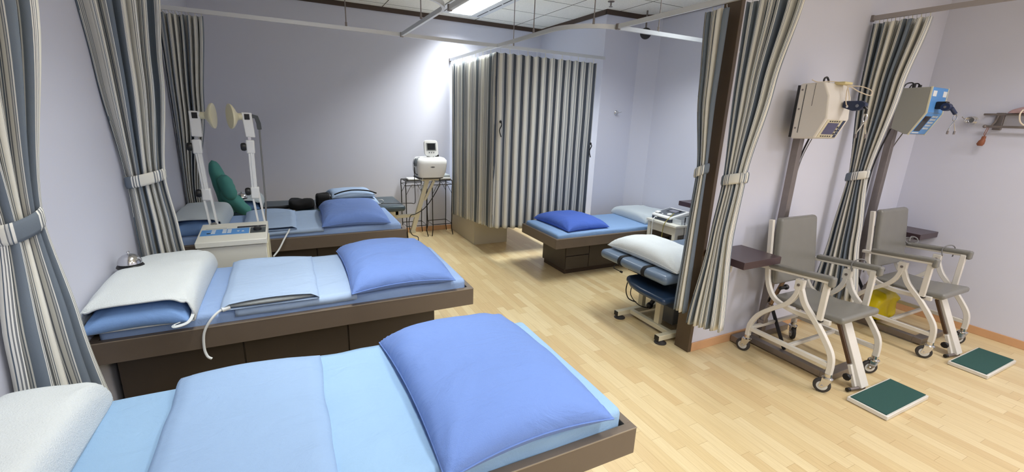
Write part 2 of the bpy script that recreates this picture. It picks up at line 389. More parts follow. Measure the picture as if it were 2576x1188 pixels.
# ------------------------------------------------------------------ ceiling lights, two of them added as fill
def troffer(x, y, label):
    t = thing('ceiling_light', label, 'light', (x, y, ZC))
    fr = MB(); X0, X1, Y0, Y1 = x-.30, x+.30, y-.61, y+.61; z0, z1 = ZC-.012, ZC-.001
    fr.box(X0, x-.15, Y0, Y1, z0, z1); fr.box(x+.15, X1, Y0, Y1, z0, z1); fr.box(x-.15, x+.15, Y0, Y0+.03, z0, z1); fr.box(x-.15, x+.15, Y1-.03, Y1, z0, z1)
    fr.build('frame', M['lampwhite'], t, bevel=.001)
    for sx in (-1, 1):
        sl = MB()
        for k in range(3): sl.box(x+sx*.225-.007, x+sx*.225+.007, Y0+.06+k*.38, Y0+.40+k*.38, z0-.002, z0+.002)
        sl.build('air_slot', M['black'], t)
    for sx in (-1, 1):
        d = MB(); d.box(x+sx*.075-.062, x+sx*.075+.062, Y0+.04, Y1-.04, ZC-.008, ZC-.004)
        for k in range(26): d.box(x+sx*.075-.062, x+sx*.075+.062, Y0+.05+k*.043, Y0+.053+k*.043, ZC-.018, ZC-.006)
        d.build('louvre', M['tube'], t)
    return t
troffer(2.06, 5.10, 'recessed white ceiling light with two glowing louvres in front of the back wall')
for (x, y), lb in zip([l[:2] for l in LAMPS[1:]],
                      ['recessed ceiling light over the second and third beds by the wall', 'recessed ceiling light over the foot of the frontmost bed', 'recessed ceiling light near the wooden post',
                       'recessed ceiling light above the traction chairs', 'added ceiling fill light behind the frontmost bed, source unseen', 'added ceiling fill light farthest out from the alcove shelf, source unseen']):
    troffer(x, y, lb)  # the two added fill lamps get a fixture body as well
sp_ = thing('sprinkler_head', 'small metal sprinkler head on the ceiling tiles', 'sprinkler', (3.2, 4.15, ZC))
MB().cyl((3.2, 4.15, ZC), (3.2, 4.15, ZC-.006), .035, 20).build('escutcheon', M['steel'], sp_)
MB().cyl((3.2, 4.15, ZC), (3.2, 4.15, ZC-.045), .009).lathe((3.2, 4.15, ZC-.055), [(0, .02), (.003, .02)], 12).build('deflector', M['steel'], sp_)

# ------------------------------------------------------------------ curtain tracks
def rail(pts, label, name='curtain_track', hang=(), m_='alu'):
    P = [V(p) for p in pts]; t = thing(name, label, 'curtain track', tuple(P[0]))
    MB().tube(P, .01, rect=(.02, .032)).build('rail', M[m_], t, sharp=60)
    MB().box(P[0].x-.013, P[0].x+.013, P[0].y-.013, P[0].y+.013, P[0].z-.022, P[0].z+.02).build('end_cap', M['steel'], t)
    for x, y in hang:
        h = MB().cyl((x, y, P[0].z+.02), (x, y, ZC-.001), .0045, 8).cyl((x, y, P[0].z+.012), (x, y, P[0].z+.05), .009, 10)
        h.build('hanger_rod', M['steel'], t)
    return t
def arc(cx, cy, r, a0, a1, z, n=12): return [(cx+r*math.cos(math.radians(a0+(a1-a0)*i/n)), cy+r*math.sin(math.radians(a0+(a1-a0)*i/n)), z) for i in range(n+1)]
ZT = 2.30
rail([(XL+.01, 4.41, ZT), (3.38, 4.41, ZT)], 'long straight aluminium curtain track running parallel to the back wall', hang=[(.55, 4.41), (2.19, 4.41)])
rail([(2.015, 5.92, ZT+.001), (2.01, 3.36, ZT+.001)]+arc(2.41, 3.36, .40, 180, 270, ZT+.001)+[(4.04, 2.955, ZT+.001)],
     'aluminium curtain track that bends in a quarter curve above the bed with drawers', hang=[(2.01, 3.66), (2.18, 3.02), (2.78, 2.957)])
rail([(1.03, 4.395, ZT-.001), (1.03, 3.22, ZT-.001)]+arc(.68, 3.22, .35, 0, -90, ZT-.001)+[(XL+.01, 2.87, ZT-.001)],
     'aluminium curtain track curving round the bed with the shortwave machine', hang=[(1.01, 3.66)])
rail([(1.06, 3.12, ZT), (1.06, 1.2, ZT)], 'dark underside of a straight curtain track beside the lit ceiling light')
rail([(2.35, 2.935, ZT+.002), (2.35, -.2, ZT+.002)], 'straight pale curtain track running past the wooden post towards the alcove')
rail([(3.87, YW-.002, 2.385), (3.91, -.2, 2.385)], 'curtain track fixed to the alcove wall between the two traction chairs', m_='dimalu')

# ------------------------------------------------------------------ curtains
def curtain(label, secs, cloth, folds, m_, tie=None, seed=0, hooks=0, railz=None, jag=.35, zb=None, grp=None, om=.11, nv=46, uvoff=0):
    """secs: (z, (xa, ya), (xb, yb), amplitude) from top to bottom."""
    loc = (sum(secs[-1][i][0] for i in (1, 2))/2, sum(secs[-1][i][1] for i in (1, 2))/2, secs[-1][0])
    t = thing('curtain', label, 'curtain', loc, grp)
    mb = MB(); nu = folds*10; rnd = random.Random(seed)
    ph = [rnd.uniform(-jag, jag) for _ in range(folds*2+3)]; am = [rnd.uniform(.55, 1.25) for _ in range(folds*2+3)]
    zs = [s_[0] for s_ in secs]; ztop, zbot = zs[0], zs[-1]
    def sec(z):
        for i in range(len(secs)-1):
            if z <= secs[i][0]+1e-9 and z >= secs[i+1][0]-1e-9:
                k = (secs[i][0]-z)/(secs[i][0]-secs[i+1][0]); 
                ke = k*k*(3-2*k)*.6+k*.4
                A = V(secs[i][1]).lerp(V(secs[i+1][1]), ke); B = V(secs[i][2]).lerp(V(secs[i+1][2]), ke)
                return A, B, secs[i][3]+(secs[i+1][3]-secs[i][3])*ke
    idx_ = {}
    for i in range(nv+1):
        z = ztop+(zbot-ztop)*i/nv; A, B, a = sec(z); d = (B-A); n_ = V((-d.y, d.x)).normalized(); dn = d.normalized()
        for j in range(nu+1):
            u = j/nu; fu = u*folds; k = int(fu*2); q = min(k, folds*2)
            amp = am[q]+(am[q+1]-am[q])*(fu*2-k); p = ph[q]+(ph[q+1]-ph[q])*(fu*2-k)
            s_ = math.sin(2*PI*fu+p*2+.5*nz(u*6, z*.8, seed)); c_ = math.sin(4*PI*fu+p)
            sharp_ = math.copysign(abs(s_)**.8, s_)
            off = a*amp*sharp_; along = -d.length/folds*om*math.sin(2*(2*PI*fu+p*2))
            pos = A+d*u+n_*off+dn*along
            zz = z
            if zb and i == nv: zz = zb[0]+(zb[1]-zb[0])*u
            elif zb:
                zlow = zb[0]+(zb[1]-zb[0])*u; kk = i/nv; zz = ztop+(zlow-ztop)*kk
            if i == 0: zz = z+.006*math.sin(2*PI*fu*1.0+1)
            if i == nv: zz += .004*math.sin(2*PI*fu+.3)
            idx_[(i, j)] = len(mb.v); mb.uv[len(mb.v)] = (uvoff+cloth*u+.004*nz(z*2, u*9, seed), z); mb.v.append(V((pos.x, pos.y, zz)))
    for i in range(nv):
        for j in range(nu): mb.f.append((idx_[(i, j)], idx_[(i+1, j)], idx_[(i+1, j+1)], idx_[(i, j+1)]))
    cl = mb.build('cloth', m_, t, sharp=180, solid=.0016)
    if tie is not None:
        A, B, a = sec(tie); 
        tb = MB(); n = 40; c_ = (A+B)/2; d = (B-A); hx = d.length/2+.008; hy = a*1.05+.012; ang = math.atan2(d.y, d.x); h = .062
        arcl = 0
        for i in range(n+1):
            th = 2*PI*i/n
            for k, (dz, g) in enumerate(((0, 0), (.012, .004), (h-.012, .004), (h, 0))):
                lx, ly = (hx+g)*math.cos(th), (hy+g)*math.sin(th)
                px_, py_ = c_.x+lx*math.cos(ang)-ly*math.sin(ang), c_.y+lx*math.sin(ang)+ly*math.cos(ang)
                tb.uv[len(tb.v)] = (i/n*2*PI*(hx+hy)/2*1.2, 0); tb.v.append(V((px_, py_, tie-h/2+dz+.02*math.cos(th))))
        for i in range(n):
            for k in range(3): tb.f.append((i*4+k, (i+1)*4+k, (i+1)*4+k+1, i*4+k+1))
        tb.build('tieback', m_, t, sharp=60, solid=.003)
    if hooks:
        A, B, a = sec(ztop)
        for i in range(hooks):
            u = (i+.5)/hooks; p = A+(B-A)*u; hk = MB()
            hk.tube([(p.x, p.y, ztop-.012), (p.x+.006, p.y, ztop+.004), (p.x, p.y, ztop+.016), (p.x, p.y, railz-.015)], .0022, 6)
            hk.build('hook', M['cream' if i % 2 else 'alu'], t)
    return t
SB, SA = M['stripeB'], M['stripeA']
curtain('striped cotton curtain tied back between the two front beds by the wall', [(2.27, (-.765, 1.68), (-.54, 1.86), .04), (1.9, (-.765, 1.70), (-.625, 1.87), .038), (1.24, (-.765, 1.76), (-.722, 1.86), .026), (.9, (-.755, 1.66), (-.695, 1.85), .035), (.08, (-.75, 1.52), (-.615, 1.86), .045)],
        1.3, 4, SB, tie=1.235, seed=3, hooks=6, railz=2.3, jag=.35, uvoff=.07)
curtain('striped curtain gathered by a tieback on the wall between the second bed and the machine', [(2.27, (-.775, 2.78), (-.535, 3.06), .055), (1.75, (-.775, 2.88), (-.58, 3.07), .05), (1.2, (-.775, 2.99), (-.632, 3.06), .032), (.9, (-.775, 2.99), (-.61, 3.07), .035), (.1, (-.775, 3.0), (-.53, 3.09), .05)],
        1.85, 6, SB, tie=1.21, seed=5, hooks=8, railz=2.3, jag=.5)
curtain('shaded striped curtain hanging loose by the far wall corner beyond the machine', [(2.262, (-.79, 4.43), (-.50, 4.42), .04), (1.6, (-.79, 4.44), (-.57, 4.43), .05), (.9, (-.79, 4.445), (-.68, 4.44), .05), (.1, (-.79, 4.45), (-.64, 4.45), .05)],
        2.2, 7, SB, seed=8, hooks=14, railz=2.3, jag=.5)
curtain('slim pale striped curtain tied against the bed side of the wooden post', [(2.262, (2.375, 2.135), (2.375, 1.97), .026), (1.78, (2.375, 2.10), (2.385, 1.98), .026), (1.31, (2.38, 2.035), (2.40, 1.975), .022), (.9, (2.375, 2.045), (2.39, 1.965), .026), (.33, (2.37, 2.055), (2.385, 1.955), .032)],
        .62, 4, SB, tie=1.31, seed=11, hooks=5, railz=2.3, uvoff=.16)
curtain('large striped curtain tied in the middle on the alcove side of the wooden post', [(2.262, (2.37, 1.840), (2.38, 1.515), .040), (1.80, (2.375, 1.835), (2.38, 1.60), .038), (1.29, (2.38, 1.82), (2.38, 1.68), .030), (.9, (2.38, 1.85), (2.37, 1.69), .034), (.28, (2.375, 1.925), (2.365, 1.64), .04)],
        1.9, 6, SB, tie=1.29, seed=13, hooks=8, railz=2.3, jag=.5, zb=(.27, .34))
curtain('striped curtain tied between the two grey traction chairs', [(2.345, (3.865, 1.945), (3.895, 1.62), .045), (1.9, (3.86, 1.93), (3.88, 1.68), .045), (1.27, (3.85, 1.87), (3.855, 1.745), .030), (.8, (3.84, 1.90), (3.86, 1.70), .038), (.28, (3.83, 1.935), (3.86, 1.62), .048)],
        2.15, 7, SB, tie=1.265, seed=17, hooks=14, railz=2.385, jag=.5)
cub1 = curtain('dark striped cubicle curtain drawn flat in front of the column wall', [(2.235, (1.985, 4.395), (3.27, 4.40), .010), (1.2, (1.985, 4.395), (3.27, 4.395), .013), (.34, (1.985, 4.395), (3.27, 4.39), .016)],
        1.40, 13, SA, seed=21, hooks=12, railz=2.3, jag=.2, om=.03, zb=(.385, .27))
cub2 = curtain('pale narrow-pleated cubicle curtain facing the wire plant stands', [(2.235, (2.005, 5.80), (2.005, 4.405), .028), (1.2, (2.005, 5.80), (2.005, 4.405), .028), (.34, (2.005, 5.80), (2.005, 4.405), .03)],
        2.3, 17, M['stripeC'], seed=23, hooks=13, railz=2.3, jag=.25, om=.06, zb=(.26, .385))
for x, y, z in ((2.05, 4.372, 1.52), (3.235, 4.355, 1.30)):
    MB().tube([(x, y, z+.03), (x+.012, y-.006, z), (x-.008, y, z-.06), (x+.01, y-.004, z-.13)], .006, 6, smooth=6).ball((x, y, z+.03), .015, 8, (1, .6, 1)).build('tie_strap', M['black'], cub1)

# ------------------------------------------------------------------ beds
def bed(label, x0, x1, y0, y1, zt, sheet, zm=.055, drawers=False, head='left', seed=0, boxx=None, fh=.10, back_in=.0):
    """x0..x1 long, y0 front; zt top of the frame."""
    t = thing('treatment_bed', label, 'bed', ((x0+x1)/2, (y0+y1)/2, 0), 'wooden treatment beds')
    fr = MB(); w_ = .028
    fr.box(x0, x1, y0, y0+w_, zt-fh, zt); fr.box(x0, x1, y1-w_, y1, zt-fh, zt); fr.box(x0, x0+w_, y0+w_, y1-w_, zt-fh, zt); fr.box(x1-w_, x1, y0+w_, y1-w_, zt-fh, zt)
    fr.box(x0+w_, x1-w_, y0+w_, y1-w_, zt-fh, zt-fh+.02)
    fr.build('frame', M['darkwood'], t, bevel=.0015)
    MB().box(x0, x1, y0-.0012, y0, zt-.004, zt).build('edge_band', M['edge'], t)
    bx0, bx1 = boxx; by0, by1 = y0+.17, y1-.10
    MB().box(bx0, bx1, by0, by1, .05, zt-fh).build('base_cabinet', M['cabwood'], t, bevel=.0015)
    MB().box(bx0+.015, bx1-.015, by0+.015, by1-.015, 0, .05).build('plinth', M['crown'], t)
    if drawers:
        h = (zt-fh-.05)/2
        for k in range(2): MB().box(bx0+.006, bx0+.30, by0-.012, by0-.0005, .054+k*h, .05+(k+1)*h-.004).build('drawer_front', M['cabwood'], t, bevel=.0015)
        MB().box(bx0+.306, bx0+.75, by0-.012, by0-.0005, .054, zt-fh-.004).build('door', M['cabwood'], t, bevel=.0015)
    else:
        n = 3; wd = (bx1-bx0)/n
        for k in range(n): MB().box(bx0+k*wd+.004, bx0+(k+1)*wd-.004, by0-.012, by0-.0005, .054, zt-fh-.004).build('door', M['cabwood'], t, bevel=.0015)
    a, b2, c, d = x0+.03, x1-.035, y0+.03, y1-.025
    def fn(p):
        k = 1 if p.z > zt+.01 else .3
        dz = .004*wr(p.x, p.y, seed)*k; e_ = .006*nz(p.x*7, p.z*10, seed+5)
        # creases running down the front side
        return (p.x, p.y+(e_ if p.z < zt+zm-.012 and p.y < c+.03 else 0), p.z+dz)
    m1 = MB().rbox(a, b2, c, d, zt-.07, zt+zm, .026, 4, .035, fn); m1.build('mattress', sheet, t, sharp=80)
    return t
bed('wooden treatment bed with sky blue sheet, frontmost of the three along the wall', XL+.004, .931, .884, 1.635, .65, M['sheet1'], .058, seed=1, boxx=(XL+.03, .70))
bed('wooden treatment bed whose pillow carries the chrome service bell', XL+.004, .881, 2.18, 2.93, .65, M['sheet'], .052, seed=2, boxx=(XL+.03, .70))
bed('wooden treatment bed standing behind the shortwave machine', XL+.004, .847, 3.63, 4.38, .65, M['sheet'], .050, seed=3, boxx=(XL+.03, .60))
bed('low wooden treatment bed with two drawers beside the drawn cubicle curtain', 2.29, 4.035, 3.51, 4.235, .45, M['sheet4'], .042, drawers=True, seed=4, boxx=(2.52, 4.0))
# bed inside the curtained cubicle
t = thing('cubicle_bed', 'taupe laminate bed base showing under the drawn cubicle curtains', 'bed', (2.3, 5.4, 0))
MB().box(2.035, 2.50, 5.035, 5.90, 0, .34).build('base_cabinet', M['greybox'], t, bevel=.0015)
MB().box(2.035, 2.75, 4.62, 5.91, .34, .44).build('frame', M['greybox'], t, bevel=.002)
MB().rbox(2.05, 2.73, 4.64, 5.90, .44, .52, .02, 2, .2).build('mattress', M['sheet4'], t)

# ------------------------------------------------------------------ pillows
def pillow_mesh(x0, x1, y0, y1, z0, h, seed=0, cut=0, grow=0, n=30, pinch=.05, ex=4, lift=.28, skew=0, pw=.45):
    mb = MB(); cx, cy, hx, hy = (x0+x1)/2, (y0+y1)/2, (x1-x0)/2+grow, (y1-y0)/2+grow
    idt = {}
    for top in (1, 0):
        for i in range(n+1):
            for j in range(n+1):
                s_, t_ = 2*i/n-1, 2*j/n-1
                # denser near the rims
                s_ = math.sin(s_*PI/2); t_ = math.sin(t_*PI/2)
                g = max(0, (1-abs(s_)**ex)*(1-abs(t_)**ex))**pw
                x = cx+hx*s_*(1-pinch*(1-t_*t_)*abs(s_)**3)+skew*t_*hx; y = cy+hy*t_*(1-pinch*(1-s_*s_)*abs(t_)**3)
                rim = i in (0, n) or j in (0, n)
                zed = z0+lift*h*(1-.5*abs(s_*t_)**2)
                # wrinkles spreading from corners
                cd = min((abs(s_)-1)**2+(abs(t_)-1)**2, .8)
                wk = .010*math.sin(9*math.atan2(1.02-abs(t_), 1.02-abs(s_)))*math.exp(-cd*7)*g**.5
                wz = (.014*nz(x*3+seed, y*3, seed)+.007*nz(x*9, y*9, seed+2)-.008*max(0, .25-abs(nz(x*4+y*2, y*5-x, seed+9)))*2*(1.2-g))*g+wk*(1 if top else .3)
                if top: z = zed+(h*(1-lift)+grow)*g+wz
                else: z = max(z0+.0015-grow*.2, zed-(lift*h+grow)*min(1, g*1.6))
                if rim:
                    key = (i, j)
                    if key not in idt: idt[key] = len(mb.v); mb.v.append(V((x, y, zed)))
                    idt[(top, i, j)] = idt[key]
                else:
                    idt[(top, i, j)] = len(mb.v); mb.v.append(V((x, y, z)))
    for top in (1, 0):
        for i in range(n):
            for j in range(n):
                q = [idt[(top, i, j)], idt[(top, i+1, j)], idt[(top, i+1, j+1)], idt[(top, i, j+1)]]
                if j < cut: continue
                mb.f.append(tuple(q if top else q[::-1]))
    rim = [idt[(1, i, 0)] for i in range(n)]+[idt[(1, n, j)] for j in range(n)]+[idt[(1, i, n)] for i in range(n, 0, -1)]+[idt[(1, 0, j)] for j in range(n, 0, -1)]
    if cut: return mb, [mb.v[idt[(1, i, cut)]].copy() for i in range(n+1)]
    return mb, [mb.v[k].copy() for k in rim]
def rotmb(mb, c, a=0, ax='Z'):
    R = Matrix.Rotation(a, 3, ax); c = V(c)
    for i in range(len(mb.v)): mb.v[i] = R @ (mb.v[i]-c)+c
def rotpts(P, c, a, ax='Z'):
    R = Matrix.Rotation(a, 3, ax); c = V(c); return [R @ (p-c)+c for p in P]
def pillow(label, box, z0, h, m_, seed=0, rot=0, group=None, name='pillow', **k):
    x0, x1, y0, y1 = box; mb, rim = pillow_mesh(x0, x1, y0, y1, z0, h, seed, **k); c = ((x0+x1)/2, (y0+y1)/2, z0)
    if rot: rotmb(mb, c, rot); rim = rotpts(rim, c, rot)
    t = thing(name, label, 'pillow', c, group)
    mb.build('pillowcase', m_, t, sharp=100)
    MB().tube(rim, .0028, 6, closed=True).build('seam', m_, t, sharp=180)
    return t
BG = 'plain blue pillows at the foot of the beds'
pillow('large cornflower blue pillow at the foot of the frontmost bed', (.268, .805, .862, 1.62), .708, .125, M['pil'], 31, rot=.03, group=BG)
pillow('cornflower blue pillow on the bed that has the service bell', (.225, .765, 2.16, 2.93), .703, .125, M['pil'], 32, group=BG)
pillow('cornflower blue pillow on the bed behind the shortwave machine', (.20, .725, 3.62, 4.42), .70, .125, M['pil'], 33, rot=-.03, group=BG)
pillow('darker royal blue pillow on the low bed with drawers', (2.44, 2.98, 3.57, 4.23), .493, .11, M['pil4'], 34, rot=.05, group=BG)

def towel_pillow(label, box, z0, h, seed, m_in, m_out=None, open_front=True, rot=0, loop=False):
    """blue pillow inside a white terry cover, its blue end showing at the front."""
    m_out = m_out or M['terry']; x0, x1, y0, y1 = box; c = ((x0+x1)/2, (y0+y1)/2, z0)
    t = thing('towel_covered_pillow', label, 'pillow', c, 'pillows in white terry covers')
    if open_front:
        mb, rim = pillow_mesh(x0+.004, x1-.012, y0, y1-.01, z0, h-.022, seed)
        mb.build('inner_pillow', m_in, t, sharp=100)['label'] = 'azure blue inner pillow'
    mb, rim = pillow_mesh(x0, x1, y0, y1, z0, h, seed, cut=(5 if open_front else 0), grow=.004, pinch=.015, ex=8, pw=.33, n=34)
    if rot: rotmb(mb, c, rot); rim = rotpts(rim, c, rot)
    mb.build('terry_cover', m_out, t, sharp=100, solid=.006 if open_front else 0)
    if open_front:
        MB().tube([p+V((0, -.002, .001)) for p in rim], .005, 8).tube([p+V((0, .016, .004)) for p in rim], .002, 6).build('hem', m_out, t, sharp=180)
    if loop:
        x, y = x1-.035, y0+.02
        MB().tube([(x+.03, y+.06, z0+.05), (x+.035, y+.01, z0+.03), (x+.02, y-.025, z0+.012), (x-.02, y-.035, z0+.005), (x-.03, y-.02, z0+.007), (x-.005, y-.005, z0+.012)], .0, 6, smooth=6, rect=(.012, .004)).build('hem_loop', m_out, t)
    return t
towel_pillow('white terry covered pillow at the head of the frontmost bed', (-.79, -.55, .86, 1.58), .708, .125, 41, M['pilin'], open_front=False)
towel_pillow('white terry covered pillow carrying the chrome service bell, its blue end showing', (-.79, -.425, 2.115, 2.90), .703, .13, 42, M['pilin'], loop=True)
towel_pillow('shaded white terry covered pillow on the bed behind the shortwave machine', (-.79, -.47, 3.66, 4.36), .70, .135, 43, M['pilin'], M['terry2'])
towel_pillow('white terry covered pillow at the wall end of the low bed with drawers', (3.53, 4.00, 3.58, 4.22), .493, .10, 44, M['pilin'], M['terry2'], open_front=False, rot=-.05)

# ------------------------------------------------------------------ heat pads and cross sheets
def drape(name, label, cat, x0, x1, y0, y1, z, thick, m_, seed=0, front=0, back=0, hump=0, skew=0, grp=None, build=True, par=None):
    """cloth lying on a mattress; front / back: how far it hangs over that side."""
    mb = MB(); nx, ny = 26, 34; L0 = front+(y1-y0)+back; ids = {}
    for i in range(nx+1):
        for j in range(ny+1):
            u, l = i/nx, L0*j/ny; x = x0+(x1-x0)*u
            if l < front: y = y0-.004; zz = z-(front-l)
            elif l > front+(y1-y0): y = y1+.004; zz = z-(l-front-(y1-y0))
            else: y = y0+(l-front); zz = z
            v = (y-y0)/(y1-y0)
            x += skew*(v-.5)
            x += .006*nz(y*6, u*3, seed)*1.5
            zz += thick+.006*nz(x*5, y*5, seed)+.003*nz(x*14, y*10, seed+4)
            zz += hump*math.exp(-((v-.97)/.10)**2)*math.sin(PI*min(1, .12+u*.95))**.8
            ids[(i, j)] = len(mb.v); mb.v.append(V((x, y, zz)))
    for i in range(nx):
        for j in range(ny): mb.f.append((ids[(i, j)], ids[(i+1, j)], ids[(i+1, j+1)], ids[(i, j+1)]))
    if par is not None: return mb.build(name, m_, par, sharp=100, solid=.004)
    o = mb.build(name, m_, None, ((x0+x1)/2, (y0+y1)/2, z), sharp=100, solid=.004)
    return tag(o, label, cat, grp)
def heat_pad(label, x0, x1, y0, y1, z, m_, seed, show_pad=True, skew=0, cable=True, hump=.03):
    t = thing('heat_pad', label, 'heat pad', ((x0+x1)/2, (y0+y1)/2, z), 'heat pads in blue covers')
    # upper layer of the cover, rising over the pad
    mb = MB(); nx, ny = 34, 34; ids = {}
    for top in (1, 0):
        for i in range(nx+1):
            for j in range(ny+1):
                u, v = i/nx, j/ny; x = x0+(x1-x0)*u+skew*(v-.5)+.008*nz(v*4, u, seed); y = y0+(y1-y0)*v+.006*nz(u*4, v, seed+1)
                b_ = min(1, 12*u)*min(1, 12*(1-u))*min(1, 10*(1-v))
                if top: zz = z+.010+.016*b_+.006*nz(x*5, y*5, seed)+hump*math.exp(-((v-.93)/.10)**2)*max(0, math.sin(PI*(u*.8+.18)))
                else: zz = z+.004
                if top and show_pad: zz += .016*math.exp(-(v/.05)**2)*math.sin(PI*u)**.7
                ids[(top, i, j)] = len(mb.v); mb.v.append(V((x, y, zz)))
        for i in range(nx):
            for j in range(ny):
                q = [ids[(top, i, j)], ids[(top, i+1, j)], ids[(top, i+1, j+1)], ids[(top, i, j+1)]]; mb.f.append(tuple(q if top else q[::-1]))
    for a, b_ in [((i, ny), (i+1, ny)) for i in range(nx)]+[((nx, j), (nx, j+1)) for j in range(ny)]+[((0, j+1), (0, j)) for j in range(ny)]:
        mb.f.append((ids[(0,)+a], ids[(0,)+b_], ids[(1,)+b_], ids[(1,)+a]))
    mb.build('cover', m_, t, sharp=80, solid=.003)
    if show_pad:
        p = MB(); ids = {}; n = 30
        for i in range(n+1):
            u = i/n; x = x0+.03+(x1-x0-.05)*u; w_ = math.sin(PI*min(1, u*.9+.08))**.6
            for k in range(9):
                a = PI+PI*k/8; ids[(i, k)] = len(p.v)
                p.v.append(V((x, y0+.02+.026*w_*math.cos(PI/2+PI*k/8)*1.0, z+.012+.010*w_+(.010*w_+.002)*math.sin(PI/2-PI*k/8)*1.0)))
        for i in range(n):
            for k in range(8): p.f.append((ids[(i, k)], ids[(i+1, k)], ids[(i+1, k+1)], ids[(i, k+1)]))
        p.build('pad', M['greyfelt'], t, sharp=80)['label'] = 'grey felt pad inside'
    return t
def cord(label, pts, r, m_, name='cable', smooth=8, cat='cable', plug=None):
    o = MB().tube(pts, r, 8, smooth=smooth).build(name, m_, None, pts[0], sharp=180); return tag(o, label, cat)
drape('cross_sheet', 'pale blue cross sheet under the pillow and heat pad on the frontmost bed', 'sheet', -.30, .30, .908, 1.612, .710, .004, M['sheet1'], 51, front=.03, grp=None)
drape('cross_sheet', 'pale blue cross sheet under the heat pad on the bed with the service bell', 'sheet', -.28, .25, 2.205, 2.905, .703, .004, M['cover'], 52, front=.035)
drape('cross_sheet', 'pale blue cross sheet on the bed behind the shortwave machine', 'sheet', -.30, .20, 3.655, 4.352, .701, .004, M['cover'], 53, front=.03)
heat_pad('heat pad in a blue cover across the frontmost bed', -.375, .04, .92, 1.60, .716, M['cover1'], 61, False, skew=0, cable=False, hump=.03)
h2 = heat_pad('blue-covered heat pad with grey felt showing, on the bed with the service bell', -.335, .075, 2.19, 2.88, .709, M['cover'], 62, True, skew=0, hump=.022)
MB().tube([(-.30, 2.20, .722), (-.335, 2.19, .715), (-.37, 2.172, .685), (-.40, 2.168, .63), (-.408, 2.166, .56), (-.40, 2.16, .52), (-.385, 2.158, .505)], .0055, 8, smooth=8).cyl((-.325, 2.192, .718), (-.295, 2.20, .723), .010).build('cable', M['cablewhite'], h2)
h3 = heat_pad('heat pad in a blue cover on the bed behind the shortwave machine', -.36, .01, 3.65, 4.33, .707, M['cover'], 63, False, hump=.03)
MB().tube([(-.04, 3.66, .712), (-.05, 3.625, .70), (-.08, 3.58, .66), (-.12, 3.52, .60), (-.16, 3.48, .56)], .006, 8, smooth=8).build('cable', M['cablewhite'], h3)

# ------------------------------------------------------------------ service bells
def bell(label, x, y, z):
    t = thing('service_bell', label, 'bell', (x, y, z))
    MB().lathe((x, y, z), [(0, .052), (.004, .054), (.012, .050), (.016, .044)], 28).build('base', M['black'], t)
    MB().lathe((x, y, z+.017), [(0, .046), (.004, .048), (.016, .046), (.031, .038), (.042, .025), (.048, .010), (.049, .001)], 28).build('dome', M['chrome'], t)
    MB().lathe((x, y, z+.064), [(0, .004), (.008, .004), (.010, .007), (.013, .006), (.015, .001)], 14).build('button', M['chrome'], t)
bell('chrome service bell with a black base on the white pillow of the second bed', -.725, 2.60, .838)

# ------------------------------------------------------------------ shortwave diathermy machine
t = thing('shortwave_therapy_machine', 'white shortwave therapy machine with two disc electrodes between two beds', 'medical machine', (-.36, 3.27, 0))
MB().prism([(3.115, .10), (3.44, .10), (3.44, .775), (3.115, .760)], -.545, -.175, 'x').build('cabinet', M['offwhite'], t, bevel=.004)
MB().prism([(3.10, .765), (3.45, .780), (3.45, .835), (3.10, .800)], -.55, -.168, 'x').build('control_housing', M['offwhite'], t, bevel=.004)
O = V((-.55, 3.10, .800)); U = V((1, 0, 0)); W_ = V((0, .35, .035)).normalized(); Nn = U.cross(W_)
def pan(u0, u1, w0, w1, m_, nm, par, n1=.0025): return MB().obox(O, U, W_, Nn, u0, u1, w0, w1, .0004, n1).build(nm, m_, par)
pan(.012, .277, .12, .225, M['blue'], 'blue_panel', t)
kb = MB()
for c, u in enumerate((.068, .128, .155)):
    for r in range(3): kb.obox(O, U, W_, Nn, u, u+.022, .145+r*.026, .160+r*.026, .0025, .0045)
kb.build('keypad', M['ltgreybtn'], t)
pan(.045, .066, .148, .160, M['screen'], 'indicator_window', t, .004)
tri = MB()
for u, s_ in ((.215, -1), (.242, 1)):
    P = [(-.008, -.009*s_), (.008, -.009*s_), (0, .010*s_)]
    P = [O+U*(u+a)+W_*(.165+b_) for a, b_ in P]; tri.add([p+Nn*.0026 for p in P]+[p+Nn*.0045 for p in P], [(0, 1, 2), (3, 4, 5), (0, 1, 4, 3), (1, 2, 5, 4), (2, 0, 3, 5)])
tri.build('arrow_keys', M['ltgreybtn'], t)
pan(.283, .372, .12, .222, mat('dark_grey_panel', (72, 78, 78), .4), 'dial_panel', t)
pan(.205, .372, .236, .262, M['screen'], 'display_strip', t)
pan(.03, .145, .243, .252, mat('grey_print', (176, 182, 184), .5), 'printed_name_strip', t, .001)
kc = O+U*.325+W_*.175
MB().lathe(kc+Nn*.001, [(0, .026), (.010, .025), (.014, .024), (.016, .020)], 24, Nn).build('dial', M['black'], t)
for sx in (-.16, -.16): pass
MB().box(-.178, -.166, 3.15, 3.42, .15, .755).build('side_vent_panel', M['cream'], t, bevel=.003)
for x in (-.50, -.22):
    for y in (3.16, 3.40):
        MB().cyl((x-.012, y, .035), (x+.012, y, .035), .035, 18).build('wheel', M['rubber'], t); MB().box(x-.018, x+.018, y-.018, y+.018, .068, .10).build('wheel_fork', M['steel'], t)
